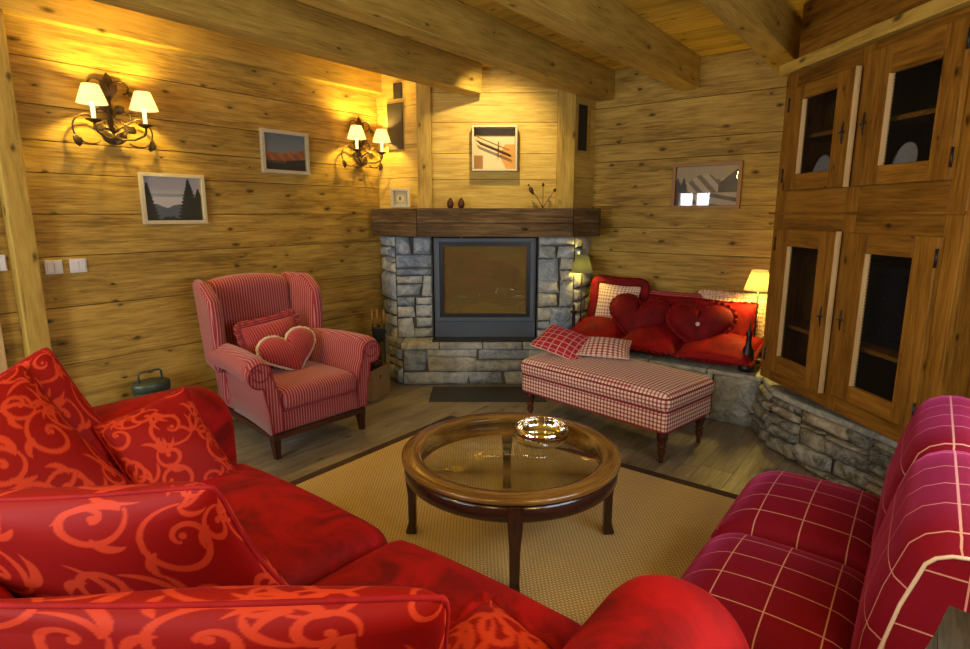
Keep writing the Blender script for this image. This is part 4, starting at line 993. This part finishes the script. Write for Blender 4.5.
# =============== PLAID SOFA ===============
ps = thing('plaid_sofa', 'crimson plaid two-seat sofa without arms at the right edge', 'sofa', (-.1, 1.93, 0))
def pb(b, x0, x1, y0, y1, z0, z1, *a_, **k): return b.soft(x0+.1, x1+.1, y0-1.93, y1-1.93, z0, z1, *a_, **k)
b = B(); pb(b, -.48, .06, 1.36, 2.49, .10, .26, .03, 12); b.build('seat_base', 'plaid', ps)
for y0, y1 in ((1.34, 1.925), (1.93, 2.515)):
    b = B(); pb(b, -.515, .05, y0, y1, .20, .455, (.15, .05, .16), 26, crown=.055, grain='plaid'); b.build('seat_cushion', 'plaid', ps)
sec = [(.0, .27), (.012, .45), (.022, .60), (.045, .72), (.068, .80)]
for i in range(13):
    a_ = math.radians(160-i*(160+110)/12); sec.append((.145+.075*math.cos(a_), .805+.055*math.sin(a_)))
sec += [(.105, .68), (.088, .62), (.08, .45), (.08, .27)]
ns = len(sec); nrm = []
for i in range(ns):
    a_, c_ = sec[i-1], sec[(i+1) % ns]; d = Vector((c_[0]-a_[0], c_[1]-a_[1])).normalized(); nrm.append((-d.y, d.x))
arc_ = [0]
for i in range(ns): arc_.append(arc_[-1]+math.dist(sec[i], sec[(i+1) % ns]))
for y0, y1 in ((1.34, 1.925), (1.93, 2.515)):
    def sw(u, v):
        i = int(round(u*ns)) % ns; e = 1-abs(2*v-1)**5; k = .045*(max(0, e)**.5)*(0 if i >= 13 or i == 0 else min(1, (13-i)/4))
        x, z = sec[i]; return Vector((x-.012+nrm[i][0]*k+.1, y0+(y1-y0)*v-1.93, z+nrm[i][1]*k))
    b = B(); b.grid(sw, ns, 22, cu=True, uvf=lambda u, v: (arc_[int(round(u*ns))]+.05, y0+(y1-y0)*v), flip=True)
    for v in (0, 1):
        base = len(b.v); pts = [tuple(sw(i/ns, v)) for i in range(ns)]; b.v += pts; ids = list(range(base, base+ns))
        b.face(ids if v == 0 else ids[::-1], [(p[2], p[0]) for p in (pts if v == 0 else pts[::-1])])
    bk = b.build('backrest', 'plaid', ps)
    yy_ = y0 if y0 < 1.5 else y1
    B().tube([(sec[i][0]+.088, yy_-1.93, sec[i][1]) for i in range(15)], .004, 6).build('cream_piping', 'bead', bk)
for x in (-.40, -.02):
    for y in (1.42, 2.42): B().lathe([(0, 0), (.02, 0), (.028, .105), (0, .105)], 12).build('leg', 'walnut', ps, (x+.1, y-1.93, 0))
# =============== BY THE LEFT WALL ===============
tn_ = thing('lidded_tin', 'dark green oval tin with a carrying handle between the sofa arm and the wall', 'tin', (-3.90, 1.52, 0), 0)
mt = Matrix.Diagonal((.72, 1, 1, 1))
B().lathe([(0, 0), (.105, 0), (.11, .01), (.11, .40), (0, .40)], 32, mat=mt).build('body', 'tin', tn_)
B().lathe([(.115, .385), (.117, .43), (.105, .445), (0, .45)], 32, mat=mt).build('lid', 'tin', tn_)
B().tube([(0, -.07, .445), (0, -.07, .50), (0, -.055, .51), (0, .055, .51), (0, .07, .50), (0, .07, .445)], .007, 8).build('handle', 'tin', tn_)
for y, lab in ((1.137, 'white double light switch nearest the timber post'), (1.262, 'white double light switch, the right of the pair')):
    t = thing('light_switch', lab, 'switch', (XL, y, 1.195), 0, 'light switches on the left wall')
    B().box(0, .010, -.045, .045, -.042, .042).build('plate', 'white', t, bevel=.004)
    B().box(.010, .015, -.034, -.001, -.030, .030).box(.010, .015, .001, .034, -.030, .030).build('rocker', 'white', t, bevel=.002)
t = thing('light_switch', 'white light switch on the far left side of the timber post', 'switch', (XL+.0, .893, 1.235), 0)
B().box(0, .010, -.028, .028, -.045, .045).build('plate', 'white', t, bevel=.004); B().box(.010, .015, -.02, .02, -.03, .03).build('rocker', 'white', t)
bk_ = thing('wicker_basket', 'wicker basket on the floor between the striped armchair and the fireplace', 'basket', (-3.62, 3.10, 0), math.radians(20))
b = B().box(-.12, .12, -.15, -.135, .0, .25).box(-.12, .12, .135, .15, 0, .25).box(-.12, -.105, -.135, .135, 0, .25).box(.105, .12, -.135, .135, 0, .25).box(-.105, .105, -.135, .135, 0, .02)
b.build('woven_body', 'wicker', bk_, bevel=.004)
b = B().tube([(-.12, -.15, .25), (.12, -.15, .25), (.12, .15, .25), (-.12, .15, .25)], .011, 8, closed=True); b.build('rim', 'wicker', bk_)
for i, (dx, dy, rz_, lg) in enumerate(((-.05, -.03, .2, .2), (.03, .03, -.4, .22), (.0, .08, .9, .16))):
    o = B().tube([(-lg/2+.02, 0, 0), (lg/2-.02, 0, 0)], [.035, .033], 9).build('firewood_log', 'walnut', None, (-3.62+dx, 3.10+dy, .10+.078*i), rz_)
    tag(o, ('short dark log lowest in the wicker basket', 'short dark log in the middle of the wicker basket', 'short dark log on top in the wicker basket')[i], 'log', 'logs in the basket')
fs = c2r(-.915, 4.90)
ft = thing('fire_iron_stand', 'black stand of fire irons with wooden handles next to the fireplace', 'fire irons', (fs[0], fs[1], 0), CAM)
B().lathe([(0, 0), (.075, 0), (.075, .015), (.02, .025), (0, .025)], 20).tube([(0, 0, .02), (0, 0, .56)], .008, 8).tube([(-.05, 0, .50), (.06, 0, .50)], .008, 6).build('stand', 'black', ft)
for i, x in enumerate((-.055, -.01, .045)):
    b = B().tube([(x, -.03, .06), (x, -.03, .58)], .006, 8)
    if i == 0: b.box(x-.035, x+.035, -.034, -.028, .05, .16)
    elif i == 1: b.lathe([(0, .04), (.028, .05), (.02, .15), (0, .16)], 10, (x, -.03, 0))
    else: b.tube([(x, -.03, .07), (x+.02, -.03, .05)], .005, 6)
    tl = b.build('fire_iron', 'black', ft)
    B().tube([(x, -.03, .575), (x, -.03, .63), (x-.003, -.03, .70)], [.011, .014, .011], 10).build('wooden_handle', 'brownf', tl)
b = B().box(-.05, .05, -.06, -.04, .42, .55); b.build('hood_bracket', 'black', ft, bevel=.01)
# halogen over the fireplace picture
light('picture_spotlight', 'SPOT', pw(.07, 4.42, 2.64), 62, (1, .76, .36), (math.radians(52), 0, CAM), .02, spot=math.radians(88), blend=.7)
bpy.context.view_layer.update()
